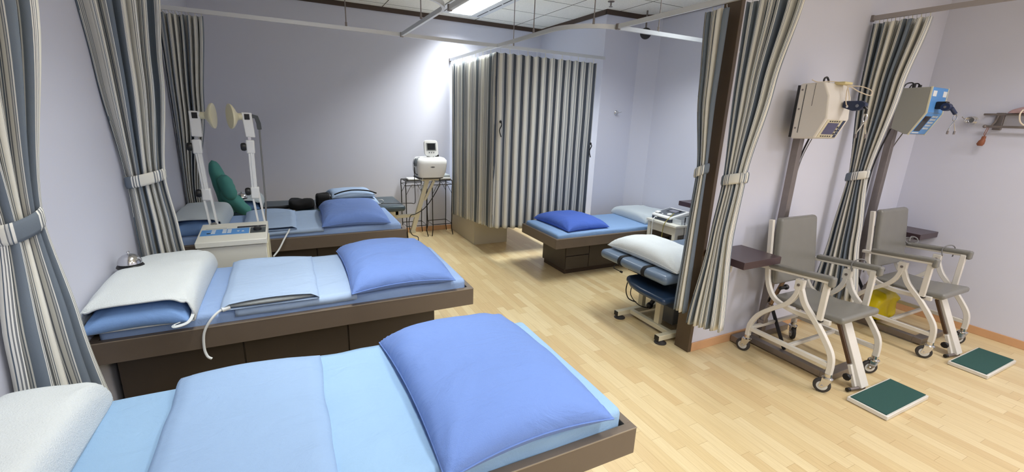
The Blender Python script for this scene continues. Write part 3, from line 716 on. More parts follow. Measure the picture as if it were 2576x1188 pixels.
def therm_arm(xb, pts, side, t):
    """pts: base, lower joint, upper joint, head; side: +1 disc points +x."""
    y = 3.47; (xa, za), (xj, zj), (xu, zu), (xh, zh) = pts
    MB().box(xb-.035, xb+.035, 3.445, 3.50, .74, .80).build('mount', M['offwhite'], t, bevel=.004)
    for dx in (-.018, .022): MB().beam((xa+dx, y, .79), (xj+dx, y, zj), .012, .03, (0, 1, 0)).build('lower_link', M['white'], t, bevel=.002)
    MB().beam((xj, y, zj-.05), (xj+.003, y, zj+.03), .052, .045, (0, 1, 0)).build('lower_joint', M['white'], t, bevel=.008)
    MB().beam((xj, y, zj), (xu, y, zu), .034, .034, (0, 1, 0)).beam((xj, y-.019, zj+.02), (xu, y-.019, zu-.04), .008, .004, (0, 1, 0)).build('arm', M['white'], t, bevel=.004)
    MB().beam((xu-.002, y, zu-.045), (xu, y, zu+.045), .050, .044, (0, 1, 0)).build('upper_joint', M['white'], t, bevel=.008)
    for (kx, kz) in ((xj, zj), (xu, zu)): MB().lathe((kx-.024, y-.01, kz), [(0, .022), (.012, .027), (.026, .025), (.032, .018)], 18, (-1, 0, 0)).build('knob', M['black'], t)
    MB().beam((xu, y, zu+.04), (xh, y, zh-.02), .018, .018, (0, 1, 0)).build('neck', M['chrome'], t)
    MB().prism([(xu-.020, zu+.065), (xu+.034, zu+.062), (xh+.028, zh+.025), (xh-.030, zh+.028)], y-.022, y+.022, 'y').build('head_bracket', M['white'], t, bevel=.005)
    MB().box(xh-.015, xh+.015, y-.0245, y-.021, zh-.018, zh+.018).build('badge', M['black'], t)
    MB().cyl((xh+side*.02, y, zh), (xh+side*.062, y, zh), .022, 18).build('disc_stem', M['cream'], t)
    k = side
    dax = V((k, -.38 if k < 0 else -.12, 0)).normalized()
    MB().lathe((xh+k*.052, y, zh), [(0, .022), (.008, .030), (.022, .056), (.034, .074), (.042, .079), (.048, .079), (.050, .070)], 32, dax).build('disc_electrode', M['cream'], t)
therm_arm(-.50, [(-.49, .83), (-.508, 1.045), (-.518, 1.345), (-.506, 1.54)], 1, t)
therm_arm(-.21, [(-.208, .83), (-.228, 1.045), (-.222, 1.345), (-.222, 1.54)], -1, t)
MB().tube([(-.195, 3.47, 1.545), (-.17, 3.47, 1.54), (-.160, 3.47, 1.50), (-.158, 3.465, 1.46)], .0, 8, rect=(.022, .026)).build('cable_plug', mat('dark_grey_plug', (74, 78, 80), .5), t, bevel=.003)
MB().tube([(-.158, 3.465, 1.46), (-.162, 3.475, 1.35), (-.168, 3.49, 1.1), (-.172, 3.495, .95), (-.180, 3.495, .86), (-.185, 3.49, .80)], .006, 8, smooth=6).build('electrode_cable', M['cablegrey'], t)
MB().tube([(-.47, 3.44, .80), (-.475, 3.44, .84), (-.50, 3.445, .835), (-.505, 3.45, .81)], .006, 8, smooth=5).build('short_cable', M['cablegrey'], t)

# ------------------------------------------------------------------ dark green traction table at the back wall
t = thing('traction_table', 'dark green padded traction table along the back wall', 'table', (.2, 5.1, 0))
def soft(z0): return lambda p: (p.x, p.y, p.z+.002*nz(p.x*8, p.y*8, z0))
MB().rbox(-.70, .0, 4.82, 5.48, .545, .61, .03, 4, .08).build('cushion', M['vinyl_dark'], t)
MB().rbox(.02, 1.12, 4.80, 5.44, .545, .61, .03, 4, .08).build('cushion', M['vinyl_dark'], t)
MB().box(-.68, 1.05, 4.84, 4.875, .50, .54).box(-.68, 1.05, 5.38, 5.415, .50, .54).box(-.68, -.645, 4.84, 5.41, .50, .54).box(1.01, 1.045, 4.84, 5.41, .50, .54).build('frame', M['cream_metal'], t, bevel=.002)
for x in (-.6, .92):
    MB().box(x-.03, x+.03, 5.09, 5.16, .05, .50).build('leg', M['cream_metal'], t, bevel=.002); MB().box(x-.035, x+.035, 4.85, 5.40, 0, .05).build('foot', M['cream_metal'], t, bevel=.002)
MB().box(1.045, 1.27, 4.98, 5.02, .43, .465).box(1.0, 1.045, 4.98, 5.02, .43, .54).build('outrigger', M['cream_metal'], t, bevel=.002)

t = thing('traction_console', 'white traction console with small tilted screen beside the drawn cubicle curtain', 'medical machine', (1.42, 5.0, .24))
MB().beam((1.235, 5.0, .25), (1.42, 5.0, .865), .05, .038, (0, 1, 0)).build('column', M['cream_metal'], t, bevel=.003)
MB().beam((1.385, 4.985, .625), (1.50, 4.985, .85), .028, .02, (0, 1, 0)).build('brace', M['cream_metal'], t, bevel=.002)
MB().box(1.345, 1.55, 4.96, 5.05, .855, .882).build('top_plate', M['cream_metal'], t, bevel=.002)
MB().box(1.20, 1.27, 4.97, 5.03, .24, .265).build('end_bracket', M['cream_metal'], t, bevel=.002)
MB().loft([(1.44, 5.02, .878, .13, .09), (1.44, 5.02, .888, .155, .12), (1.44, 5.02, .897, .160, .125)], ex=6).build('base_tray', M['black'], t)
MB().loft([(1.445, 5.02, .895, .145, .12), (1.45, 5.02, .90, .155, .13), (1.455, 5.02, .97, .175, .14), (1.46, 5.02, 1.05, .182, .14), (1.465, 5.02, 1.09, .175, .135), (1.465, 5.03, 1.115, .155, .115), (1.465, 5.03, 1.122, .11, .08)], ex=5).build('housing', M['white'], t, sharp=50)
ov = MB(); ov.lathe((0, 0, 0), [(0, .030), (.003, .028)], 28, (0, -1, 0))
for i in range(len(ov.v)): ov.v[i] = V((ov.v[i].x*1.0+1.455, ov.v[i].y+4.883, ov.v[i].z*.35+1.02))
ov.build('badge', mat('silver_badge', (170, 172, 172), .3), t)
bd = MB()
for k in range(4): bd.box(1.441+k*.008, 1.446+k*.008, 4.878, 4.880, 1.015, 1.025)
bd.build('badge_print', M['screen'], t)
MB().lathe((1.345, 4.912, 1.045), [(0, .022), (.012, .018), (.016, .010)], 18, (-.3, -1, 0)).lathe((1.342, 4.905, 1.0), [(0, .014), (.01, .012)], 12, (-.3, -1, 0)).build('handset_holder', M['white'], t)
MB().lathe((1.338, 4.893, 1.05), [(0, .009), (.004, .008)], 14, (-.3, -1, 0)).build('button', M['red'], t)
MB().tube([(1.33, 4.99, 1.115), (1.29, 4.96, 1.10), (1.27, 4.94, 1.06), (1.268, 4.93, 1.03)], [.012, .016, .018, .014], 10, smooth=5).build('carry_handle', mat('grey_handle', (80, 86, 92), .4), t)
MB().cyl((1.475, 5.03, 1.115), (1.475, 5.035, 1.15), .045, 22).build('screen_neck', M['white'], t)
sc_b = MB().loft([(0, 0, -.020, .066, .070), (0, 0, -.016, .078, .082), (0, 0, .008, .084, .090), (0, 0, .018, .080, .086), (0, 0, .020, .070, .076)], ex=5)
R = Matrix.Rotation(math.radians(78), 3, 'X')
def mv(mb, R, c):
    for i in range(len(mb.v)): mb.v[i] = R @ mb.v[i]+V(c)
    return mb
SCN = V((1.475, 5.02, 1.222))
mv(sc_b, R, SCN).build('screen_housing', M['white'], t, sharp=50)
mv(MB().box(-.058, .058, -.034, .058, .0195, .0215), R, SCN).build('screen_bezel', mat('grey_bezel', (150, 154, 154), .3), t, bevel=.003)
mv(MB().box(-.046, .046, -.022, .050, .0214, .023), R, SCN).build('screen', M['screen'], t)
bt = MB()
for k in range(3): bt.lathe((-.026+k*.026, -.052, .019), [(0, .008), (.004, .007)], 12)
mv(bt, R, SCN).build('buttons', mat('grey_buttons', (110, 114, 116), .4), t)
MB().cyl((1.56, 5.06, 1.11), (1.56, 5.06, 1.145), .022, 16).build('pulley_knob', M['black'], t)
def wire(label, pts, r, m_, smooth=8): return cord(label, pts, r, m_, smooth=smooth)
wire('black cable looping below the white traction console', [(1.30, 4.93, .93), (1.265, 4.93, .95), (1.255, 4.92, 1.02), (1.255, 4.93, .95), (1.262, 4.95, .80), (1.27, 4.97, .65), (1.255, 4.95, .60), (1.20, 4.90, .615), (1.05, 4.86, .63), (.86, 4.83, .645)], .004, M['black'])
wire('black power cord slung from the console column down to the floor', [(1.56, 4.95, .88), (1.54, 4.92, .80), (1.45, 4.90, .66), (1.36, 4.92, .54), (1.26, 4.93, .48), (1.20, 4.93, .46), (1.18, 4.93, .36), (1.21, 4.93, .24), (1.28, 4.92, .20), (1.27, 4.93, .12), (1.20, 4.93, .10), (1.17, 4.94, .18), (1.16, 4.94, .30), (1.165, 4.94, .012)], .005, M['black'])
wire('thin white cord running down beside the console column', [(1.345, 4.895, .985), (1.335, 4.90, .85), (1.29, 4.92, .65), (1.25, 4.93, .48), (1.235, 4.96, .40)], .0025, M['cablewhite'])

def plant_stand(x0, label):
    x1, y0, y1 = x0+.27, 5.615, 5.875; t = thing('wire_plant_stand', label, 'stand', (x0+.135, 5.745, 0), 'black iron plant stands'); zt = .755; r = .006
    for x, sx in ((x0, -1), (x1, 1)):
        for y, sy in ((y0, -1), (y1, 1)):
            MB().tube([(x+.012*sx, y+.012*sy, .003), (x+.006*sx, y+.006*sy, .04), (x-.004*sx, y-.004*sy, .12), (x, y, .30), (x, y, .6), (x+.004*sx, y+.004*sy, .70), (x, y, zt)], r, 8, smooth=5).build('leg', M['blackiron'], t)
    for z, nm in ((.16, 'lower_rail'), (zt, 'top_rail'), (.70, 'upper_rail')):
        MB().tube([(x0, y0, z), (x1, y0, z), (x1, y1, z), (x0, y1, z)], .005, 6, closed=True).build(nm, M['blackiron'], t)
    g = MB()
    for k in range(9): g.tube([(x0, y0+.03*k+.01, zt), (x1, y0+.03*k+.01, zt)], .003, 6)
    g.build('top_grille', M['blackiron'], t)
    for x, s_ in ((x0, 1), (x1, -1)):
        for y in (y0, y1):
            MB().tube([(x, y, .58), (x+.03*s_, y, .63), (x+.06*s_, y, .685), (x+.085*s_, y, .70)], .003, 6, smooth=4).build('scroll_brace', M['blackiron'], t)
    sc_ = MB()
    for cx in (x0+.09, x1-.09): sc_.tube([(cx+.028*math.cos(a)*(1-a/14), y0-.004, .69+.028*math.sin(a)*(1-a/14)) for a in [k*.5 for k in range(20)]], .003, 6)
    sc_.build('scroll', M['steel'], t)
    return t
plant_stand(1.315, 'black iron plant stand under the traction console, farther from the cubicle curtain')
plant_stand(1.665, 'black iron plant stand holding folded white cloths next to the cubicle curtain')
for k, (z, dx) in enumerate(((.762, 0), (.795, .01))):
    o = MB().rbox(1.76+dx, 1.93-dx, 5.63+dx, 5.84, z, z+.032, .012, 3, .04, lambda p: (p.x, p.y, p.z+.003*nz(p.x*15, p.y*15, 2))).build('folded_cloth', M['white'] if k == 0 else M['terry2'], None, (1.84, 5.73, z))
    tag(o, ['folded white cloth at the bottom of the little pile on the iron stand', 'folded grey-white cloth on top of the little pile on the iron stand'][k], 'cloth', 'folded cloths on the iron stand')
tag(MB().rbox(1.36, 1.50, 5.66, 5.80, .762, .785, .008, 2, .05).build('wipes_pack', M['white'], None, (1.43, 5.73, .762)), 'flat white pack lying on the iron stand below the console', 'pack')

# things on the green table
pillow('light blue pillow beneath another at the far edge of the green traction table', (.40, .86, 4.93, 5.36), .612, .085, M['cover'], 71)
pillow('light blue pillow on top of the pair on the green traction table', (.36, .82, 4.96, 5.40), .69, .07, M['cover'], 72, rot=.06)
cord('black strap lying in a curve over the light blue pillows', [(.40, 4.95, .74), (.48, 4.96, .765), (.60, 4.99, .775), (.74, 4.98, .765), (.84, 4.99, .73)], .007, M['blackcloth'], 'strap', cat='strap')
cord('white cable coiled beside the light blue pillows', [(.84, 4.93, .66), (.88, 4.90, .67), (.90, 4.92, .64), (.87, 4.95, .62), (.84, 4.92, .625)], .005, M['cablewhite'])
towel_pillow('white terry covered pillow with a small bell at the head of the green traction table', (-.66, -.28, 4.90, 5.42), .612, .12, 45, M['pilin'], M['terry2'])
bell('chrome service bell on the terry pillow at the back of the green traction table', -.445, 4.99, .724)
# black harness
t = thing('traction_harness', 'black traction harness spread over the green traction table', 'harness', (0, 5.0, .61))
MB().tube([(-.34, 4.92, .625), (-.22, 4.94, .63), (-.10, 4.95, .63), (.0, 4.96, .64)], 0, smooth=5, rect=(.07, .022)).build('strap', M['blackcloth'], t, sharp=60)
MB().rbox(-.04, .20, 4.86, 5.10, .612, .70, .035, 4, .025, lambda p: (p.x, p.y+.02*nz(p.x*12, p.z*14, 1), max(.612, p.z+.035*nz(p.x*9, p.y*9, 3)))).build('bundle', M['blackcloth'], t, sharp=80)
MB().rbox(.22, .36, 4.90, 5.14, .612, .74, .03, 4, .025, lambda p: (p.x, p.y, max(.612, p.z+.03*nz(p.x*11, p.y*11, 7)))).build('bundle', M['blackcloth'], t, sharp=80)
MB().rbox(.35, .46, 4.92, 5.08, .612, .70, .02, 4, .03, lambda p: (p.x, p.y, max(.612, p.z+.02*nz(p.x*12, p.y*12, 9)))).build('pouch', mat('charcoal_cloth', (58, 62, 66), .9, bump=.3), t, sharp=80)
# teal bolster
def leaning(name, label, base, top, wd, th, m_, seed, sag=0, n=24):
    b_, q = V(base), V(top); ax = (q-b_); Ln = ax.length; ax.normalize(); side = V((0, 1, 0)); nn = ax.cross(side); mb = MB(); k = 20
    for i in range(n+1):
        s_ = i/n; e_ = (1-abs(2*s_-1)**3.2)**.5 if 0 < s_ < 1 else .02
        c = b_+ax*Ln*s_+nn*sag*math.sin(PI*s_)
        for j in range(k):
            a = 2*PI*j/k; r1 = wd/2*e_*(1+.10*nz(s_*4, j*.4, seed)); r2 = th/2*e_*(1+.16*nz(s_*5, j*.5, seed+2))
            mb.v.append(c+side*r1*math.cos(a)+nn*r2*math.sin(a))
    for i in range(n):
        for j in range(k): mb.f.append((i*k+j, i*k+(j+1) % k, (i+1)*k+(j+1) % k, (i+1)*k+j))
    mb.f += [tuple(range(k))[::-1], tuple(n*k+j for j in range(k))]
    o = mb.build(name, m_, None, base, sharp=100); return tag(o, label, 'cushion', 'teal cushions at the head of the traction table')
leaning('bolster_cushion', 'long teal bolster cushion slumped at the head of the traction table', (-.53, 4.86, .60), (-.635, 4.87, 1.12), .24, .12, M['teal'], 5)
leaning('bolster_cushion', 'long teal bolster sloping down onto the table below the upright one', (-.37, 4.72, .625), (-.58, 4.75, .86), .20, .12, M['teal'], 9)
leaning('small_cushion', 'small teal cushion tucked in front of the upright teal bolster', (-.485, 4.66, .78), (-.55, 4.68, 1.01), .16, .115, M['teal'], 12)

# ------------------------------------------------------------------ blue treatment table behind the post
t = thing('treatment_table', 'slate blue padded treatment table with cream steel legs behind the wooden post', 'table', (2.9, 2.45, 0))
MB().rbox(2.325, 3.60, 2.12, 2.88, .462, .54, .038, 5, .1).build('top_cushion', M['vinyl_blue'], t)
MB().rbox(2.30, 3.05, 2.085, 2.60, .33, .385, .028, 4, .1, lambda p: (p.x+(.10*max(0, (p.y-2.34)/.26)**2 if p.x < 2.5 else 0), p.y, p.z)).build('lower_cushion', M['vinyl_navy'], t)
for y in (2.145, 2.61):
    MB().box(2.345, 2.80, y-.022, y+.022, .028, .068).build('foot_tube', M['cream_metal'], t, bevel=.003)
    MB().box(2.338, 2.346, y-.02, y+.02, .03, .066).build('tube_plug', M['black'], t)
    MB().lathe((2.385, y, .0), [(0, .045), (.006, .045), (.012, .028), (.028, .010)], 24).build('levelling_pad', M['rubber'], t)
MB().box(2.475, 2.515, 2.165, 2.59, .03, .066).build('cross_tube', M['cream_metal'], t, bevel=.003)
MB().box(2.49, 2.53, 2.285, 2.335, .066, .33).box(2.61, 2.65, 2.60, 2.65, .06, .33).build('upright', M['cream_metal'], t, bevel=.003)
MB().box(2.42, 3.4, 2.25, 2.29, .43, .475).box(2.42, 3.4, 2.70, 2.74, .43, .475).build('top_frame', M['cream_metal'], t, bevel=.003)
MB().box(2.64, 2.80, 2.28, 2.46, .03, .17).build('motor_box', mat('grey_motor', (120, 120, 116), .5), t, bevel=.006)
MB().cyl((2.60, 2.50, .12), (2.72, 2.44, .36), .018).ball((2.60, 2.50, .12), .028, 12).build('actuator', M['black'], t)
MB().box(2.50, 2.56, 2.30, 2.70, .385, .475).build('hinge_bar', M['black'], t, bevel=.003)
MB().tube([(2.48, 2.66, .30), (2.46, 2.65, .22), (2.48, 2.63, .15), (2.54, 2.60, .12)], .005, 6, smooth=6).tube([(2.50, 2.62, .30), (2.47, 2.60, .20), (2.52, 2.55, .12), (2.58, 2.5, .10)], .004, 6, smooth=6).build('hydraulic_hose', M['black'], t)
MB().tube([(2.37, 2.68, .47), (2.33, 2.68, .44), (2.31, 2.66, .435), (2.345, 2.62, .415)], .004, 6).cyl((2.345, 2.62, .415), (2.36, 2.605, .408), .009, 10).build('release_lever', M['black'], t)
for i, y in enumerate((2.35, 2.62)):
    st = MB(); n = 26; hx0, z0_, z1_ = 2.322, .460, .543
    P = [(2.60, y, z1_)]+[(2.361-.040*math.sin(a), y, (z0_+z1_)/2+.041*math.cos(a)) for a in [PI*k/10 for k in range(11)]]+[(2.45, y, z0_-.002)]
    st.tube(P, 0, rect=(.034, .004)); st.build('belt', M['blackcloth'], t, sharp=60)
pw_ = pillow('large white towelling pillow on the slate blue treatment table', (2.41, 2.83, 2.10, 2.88), .545, .13, M['terry'], 81, name='towelling_pillow')

# ------------------------------------------------------------------ nightstand and its devices
t = thing('bedside_table', 'small white wooden bedside table holding the electrotherapy device', 'table', (3.65, 3.29, 0))
MB().box(3.425, 3.90, 3.08, 3.50, .575, .60).build('top', M['whitewood'], t, bevel=.004)
for x in (3.44, 3.845):
    for y in (3.095, 3.445): MB().box(x, x+.04, y, y+.04, 0, .575).build('leg', M['whitewood'], t, bevel=.002)
MB().box(3.445, 3.46, 3.135, 3.445, .49, .575).box(3.48, 3.845, 3.10, 3.115, .49, .575).box(3.87, 3.885, 3.135, 3.445, .49, .575).box(3.48, 3.845, 3.47, 3.485, .49, .575).build('apron', M['whitewood'], t, bevel=.002)
MB().box(3.45, 3.88, 3.11, 3.47, .20, .22).build('lower_shelf', M['whitewood'], t, bevel=.002)
t = thing('electrotherapy_device', 'white and dark grey electrotherapy device on the small white table', 'medical machine', (3.63, 3.34, .60))
MB().prism([(3.475, .602), (3.76, .602), (3.76, .66), (3.475, .632)], 3.215, 3.475, 'y').build('lower_housing', mat('navy_grey_plastic', (58, 64, 80), .4), t, bevel=.006)
MB().prism([(3.47, .630), (3.77, .662), (3.77, .695), (3.72, .70), (3.47, .655)], 3.21, 3.48, 'y').build('upper_housing', M['white'], t, bevel=.010)
O = V((3.47, 3.21, .655)); U = V((.25, 0, .045)).normalized(); W_ = V((0, 1, 0)); Nn = U.cross(W_)
MB().obox(O, U, W_, Nn, .035, .245, .02, .25, .0, .002).build('control_panel', mat('slate_panel', (86, 92, 100), .35), t)
MB().obox(O, U, W_, Nn, .135, .225, .05, .20, .002, .0035).build('screen', M['screen'], t)
MB().obox(O, U, W_, Nn, .150, .212, .075, .175, .0035, .0042).build('display', mat('grey_display', (116, 116, 128), .2), t)
MB().lathe(O+U*.075+W_*.085, [(0, .026), (.008, .025), (.010, .020)], 24, Nn).build('dial', M['white'], t)
MB().lathe(O+U*.05+W_*.16, [(0, .010), (.004, .009)], 14, Nn).build('button', M['white'], t)
MB().obox(O, U, W_, Nn, .03, .075, .20, .255, .002, .016).build('probe_holder', M['white'], t, bevel=.006)
cord('white probe lead with an inline plug over the edge of the white table', [(3.475, 3.40, .625), (3.45, 3.40, .63), (3.415, 3.39, .60), (3.412, 3.39, .54), (3.41, 3.385, .46), (3.40, 3.37, .40), (3.37, 3.34, .41), (3.39, 3.30, .40), (3.42, 3.31, .37)], .005, M['cablewhite'])
cord('olive lead hanging from the electrotherapy device over the white table edge', [(3.56, 3.25, .69), (3.50, 3.23, .67), (3.44, 3.23, .62), (3.415, 3.235, .57), (3.412, 3.24, .45), (3.41, 3.25, .36)], .004, M['yellowcable'])
t = thing('plastic_tray', 'clear plastic tray of electrode leads on the white table', 'tray', (3.62, 3.14, .60))
MB().box(3.50, 3.72, 3.09, 3.205, .601, .604).box(3.50, 3.504, 3.09, 3.205, .604, .655).box(3.716, 3.72, 3.09, 3.205, .604, .655).box(3.504, 3.716, 3.09, 3.094, .604, .655).box(3.504, 3.716, 3.201, 3.205, .604, .655).build('tray', M['clear'], t)
MB().tube([(3.53, 3.11, .61), (3.60, 3.15, .615), (3.66, 3.12, .612), (3.60, 3.18, .618), (3.54, 3.17, .612)], .004, 6, smooth=6).build('coiled_leads', M['cablegrey'], t)
for k, (y, z) in enumerate(((3.10, .66), (3.085, .655))):
    tag(MB().cyl((3.55+.09*k, y-.012, z-.03), (3.55+.09*k, y-.012, z+.02), .006, 10).tube([(3.55+.09*k, y-.012, z-.03), (3.55+.09*k, y-.02, .5), (3.53+.08*k, y-.03, .40), (3.50+.05*k, y-.04, .30)], .003, 6, smooth=5).build('electrode_lead', M['black'] if k else M['black'], None, (3.55, y, z)),
        ['black electrode lead hanging from the clear tray, nearer the electrotherapy device', 'black electrode lead hanging from the clear tray, nearer the striped curtain'][k], 'lead')
t = thing('wall_shelf', 'dark floating wall shelf behind the pale curtain at the wooden post', 'shelf', (3.9, 3.1, .73))
MB().box(3.77, 4.049, 2.55, 3.40, .737, .787).build('board', M['tabletop'], t, bevel=.002)
t = thing('desk_clip_lamp', 'small black object with white foot on the dark wall shelf', 'gadget', (3.84, 3.25, .785))
MB().loft([(3.84, 3.25, .786, .03, .025), (3.84, 3.25, .80, .028, .022), (3.845, 3.25, .83, .012, .010), (3.85, 3.25, .86, .014, .012), (3.85, 3.25, .875, .02, .016)], ex=3).build('body', M['black'], t)

# ------------------------------------------------------------------ round black speaker hanging by the corner
t = thing('hanging_speaker', 'round black speaker on a short stem high in the room corner', 'speaker', (3.78, 4.2, 2.56))
MB().lathe((3.76, 4.20, 2.575), [(0, .030), (.012, .052), (.035, .062), (.05, .055), (.056, .02)], 24, (-.55, -.8, -.1)).build('body', M['black'], t)
MB().cyl((3.775, 4.215, 2.62), (3.785, 4.23, ZC-.002), .010, 10).build('stem', M['steel'], t)
MB().box(3.80, 3.825, 4.17, 4.20, 2.575, 2.605).build('clamp', M['alu'], t, bevel=.002)

# ------------------------------------------------------------------ hooks
t = thing('wall_hook', 'small round chrome wall hook on the column wall above the low bed', 'hook', (3.64, 4.44, 1.70))
MB().lathe((3.64, 4.438, 1.70), [(0, .026), (.006, .026), (.014, .018), (.03, .018), (.04, .012)], 22, (0, -1, 0)).build('knob', M['chrome'], t)
MB().tube([(3.655, 4.41, 1.70), (3.675, 4.40, 1.703), (3.69, 4.395, 1.712)], .003, 6).build('prong', M['chrome'], t)
t = thing('wall_hook', 'ribbed chrome wall hook beside the steel wall rack', 'hook', (4.96, 1.62, 1.71))
MB().lathe((4.979, 1.62, 1.71), [(0, .032), (.006, .032), (.010, .022), (.03, .020)], 22, (-1, 0, 0)).build('wall_plate', M['chrome'], t)
for k in range(3):
    MB().tube([(4.955-.016*k, 1.62+.030*math.cos(a), 1.71+.026*math.sin(a)) for a in [2*PI*j/20 for j in range(20)]], .005, 8, closed=True).build('ring', M['chrome'], t)
MB().tube([(4.93, 1.645, 1.715), (4.92, 1.66, 1.722), (4.92, 1.672, 1.735)], .004, 6).build('prong', M['chrome'], t)

# steel rack on the side wall
t = thing('wall_rack', 'tubular steel wall rack carrying cords at the edge of the alcove', 'rack', (4.9, 1.3, 1.7))
MB().tube([(4.90, 1.54, 1.755), (4.965, 1.54, 1.757), (4.97, 1.53, 1.757), (4.97, .95, 1.757), (4.90, .95, 1.755)], .008, 10, closed=True).build('top_loop', M['steel'], t)
MB().tube([(4.93, 1.52, 1.665), (4.93, .95, 1.662)], .009, 10).ball((4.93, 1.525, 1.665), .013, 12).build('lower_bar', M['steel'], t)
MB().box(4.955, 4.979, 1.44, 1.49, 1.64, 1.77).build('bracket', M['steel'], t, bevel=.004)
MB().tube([(4.95, 1.47, 1.75), (4.93, 1.475, 1.70), (4.93, 1.49, 1.668)], .006, 8).build('bracket_arm', M['steel'], t)
t = thing('folded_sling', 'dusty pink folded sling with cream cords on top of the steel wall rack', 'sling', (4.93, 1.22, 1.765))
MB().rbox(4.885, 4.975, .98, 1.42, 1.766, 1.84, .03, 4, .03, lambda p: (p.x, p.y, max(1.766, p.z-.06*max(0, (p.y-1.25)/.17)**1.2+.01*nz(p.x*9, p.y*12, 2)))).build('sling', M['pinkrope'], t, sharp=80)
rp = MB()
for k in range(5): rp.tube([(4.88, 1.30-.012*k, 1.80+.006*k), (4.86, 1.2, 1.825+.006*k), (4.87, 1.0, 1.83+.005*k)], .005, 6, smooth=5)
rp.tube([(4.875, 1.33, 1.79), (4.86, 1.335, 1.755), (4.86, 1.32, 1.70), (4.86, 1.28, 1.672), (4.86, 1.235, 1.68), (4.865, 1.22, 1.74), (4.88, 1.24, 1.80)], .005, 8, smooth=6)
rp.build('cord', M['rope'], t)
t = thing('leather_tassel', 'rust brown leather toggle hanging below the steel wall rack', 'toggle', (4.93, 1.51, 1.55))
MB().tube([(4.92, 1.505, 1.66), (4.925, 1.515, 1.61), (4.93, 1.51, 1.585)], .002, 6).tube([(4.935, 1.50, 1.66), (4.935, 1.508, 1.61), (4.93, 1.51, 1.585)], .002, 6).build('string', M['rust'], t)
MB().loft([(4.93, 1.51, 1.59, .012, .012), (4.93, 1.512, 1.565, .013, .013), (4.93, 1.515, 1.555, .020, .018), (4.93, 1.52, 1.53, .022, .022), (4.93, 1.52, 1.515, .014, .014)], ex=2.6).build('knot', M['rust'], t)

# ------------------------------------------------------------------ alcove shelves
def alcove_shelf(label, x0, x1, y0, y1, z):
    t = thing('wall_shelf', label, 'shelf', ((x0+x1)/2, (y0+y1)/2, z-.048))
    MB().box(x0, x1, y0, y1, z-.048, z).build('board', M['tabletop'], t, bevel=.002)
    for x in (x0+.06, x1-.08): 
        MB().box(x, x+.02, y0+.12, y1, z-.054, z-.048).box(x, x+.02, y1-.005, y1, z-.20, z-.048).build('bracket', M['white_metal'], t)
alcove_shelf('dark plum floating shelf on the wall beside the first traction chair', 2.478, 2.845, 1.655, 1.952, .778)
alcove_shelf('dark floating shelf in the wall corner behind the second traction chair', 4.66, 4.978, 1.625, 1.964, .775)

# ------------------------------------------------------------------ traction chairs
M['white_metal2'] = M['white_metal']
def caster(x, y, ang, t):
    R = Matrix.Rotation(ang, 3, 'Z'); c = V((x, y, 0))
    def T(mb):
        for i in range(len(mb.v)): mb.v[i] = R @ mb.v[i]+c
        return mb
    ca = T(MB().cyl((0, 0, .108), (0, 0, .135), .020, 18).lathe((0, 0, .098), [(0, .030), (.008, .031), (.014, .024)], 20)).build('caster', M['chrome'], t)
    fk = MB()
    for s_ in (-1, 1): fk.prism([(-.026, .104), (.030, .104), (.030, .085), (.040, .044), (.020, .036), (-.008, .060)], s_*.017-.0015, s_*.017+.0015, 'x')
    T(fk).build('caster_fork', M['chrome'], ca, bevel=.001)
    T(MB().lathe((-.012, .020, .048), [(0, .040), (.002, .046), (.006, .0478), (.018, .0478), (.022, .046), (.024, .040)], 30, (1, 0, 0))).build('tyre', M['rubber'], ca, sharp=70)
    T(MB().lathe((-.0135, .020, .048), [(0, .026), (.001, .030), (.0015, .030), (.0255, .030), (.026, .030), (.027, .026)], 26, (1, 0, 0))).build('wheel_rim', M['alu'], ca)
    T(MB().cyl((-.024, .020, .048), (.024, .020, .048), .007, 10)).build('axle', M['chrome'], ca)
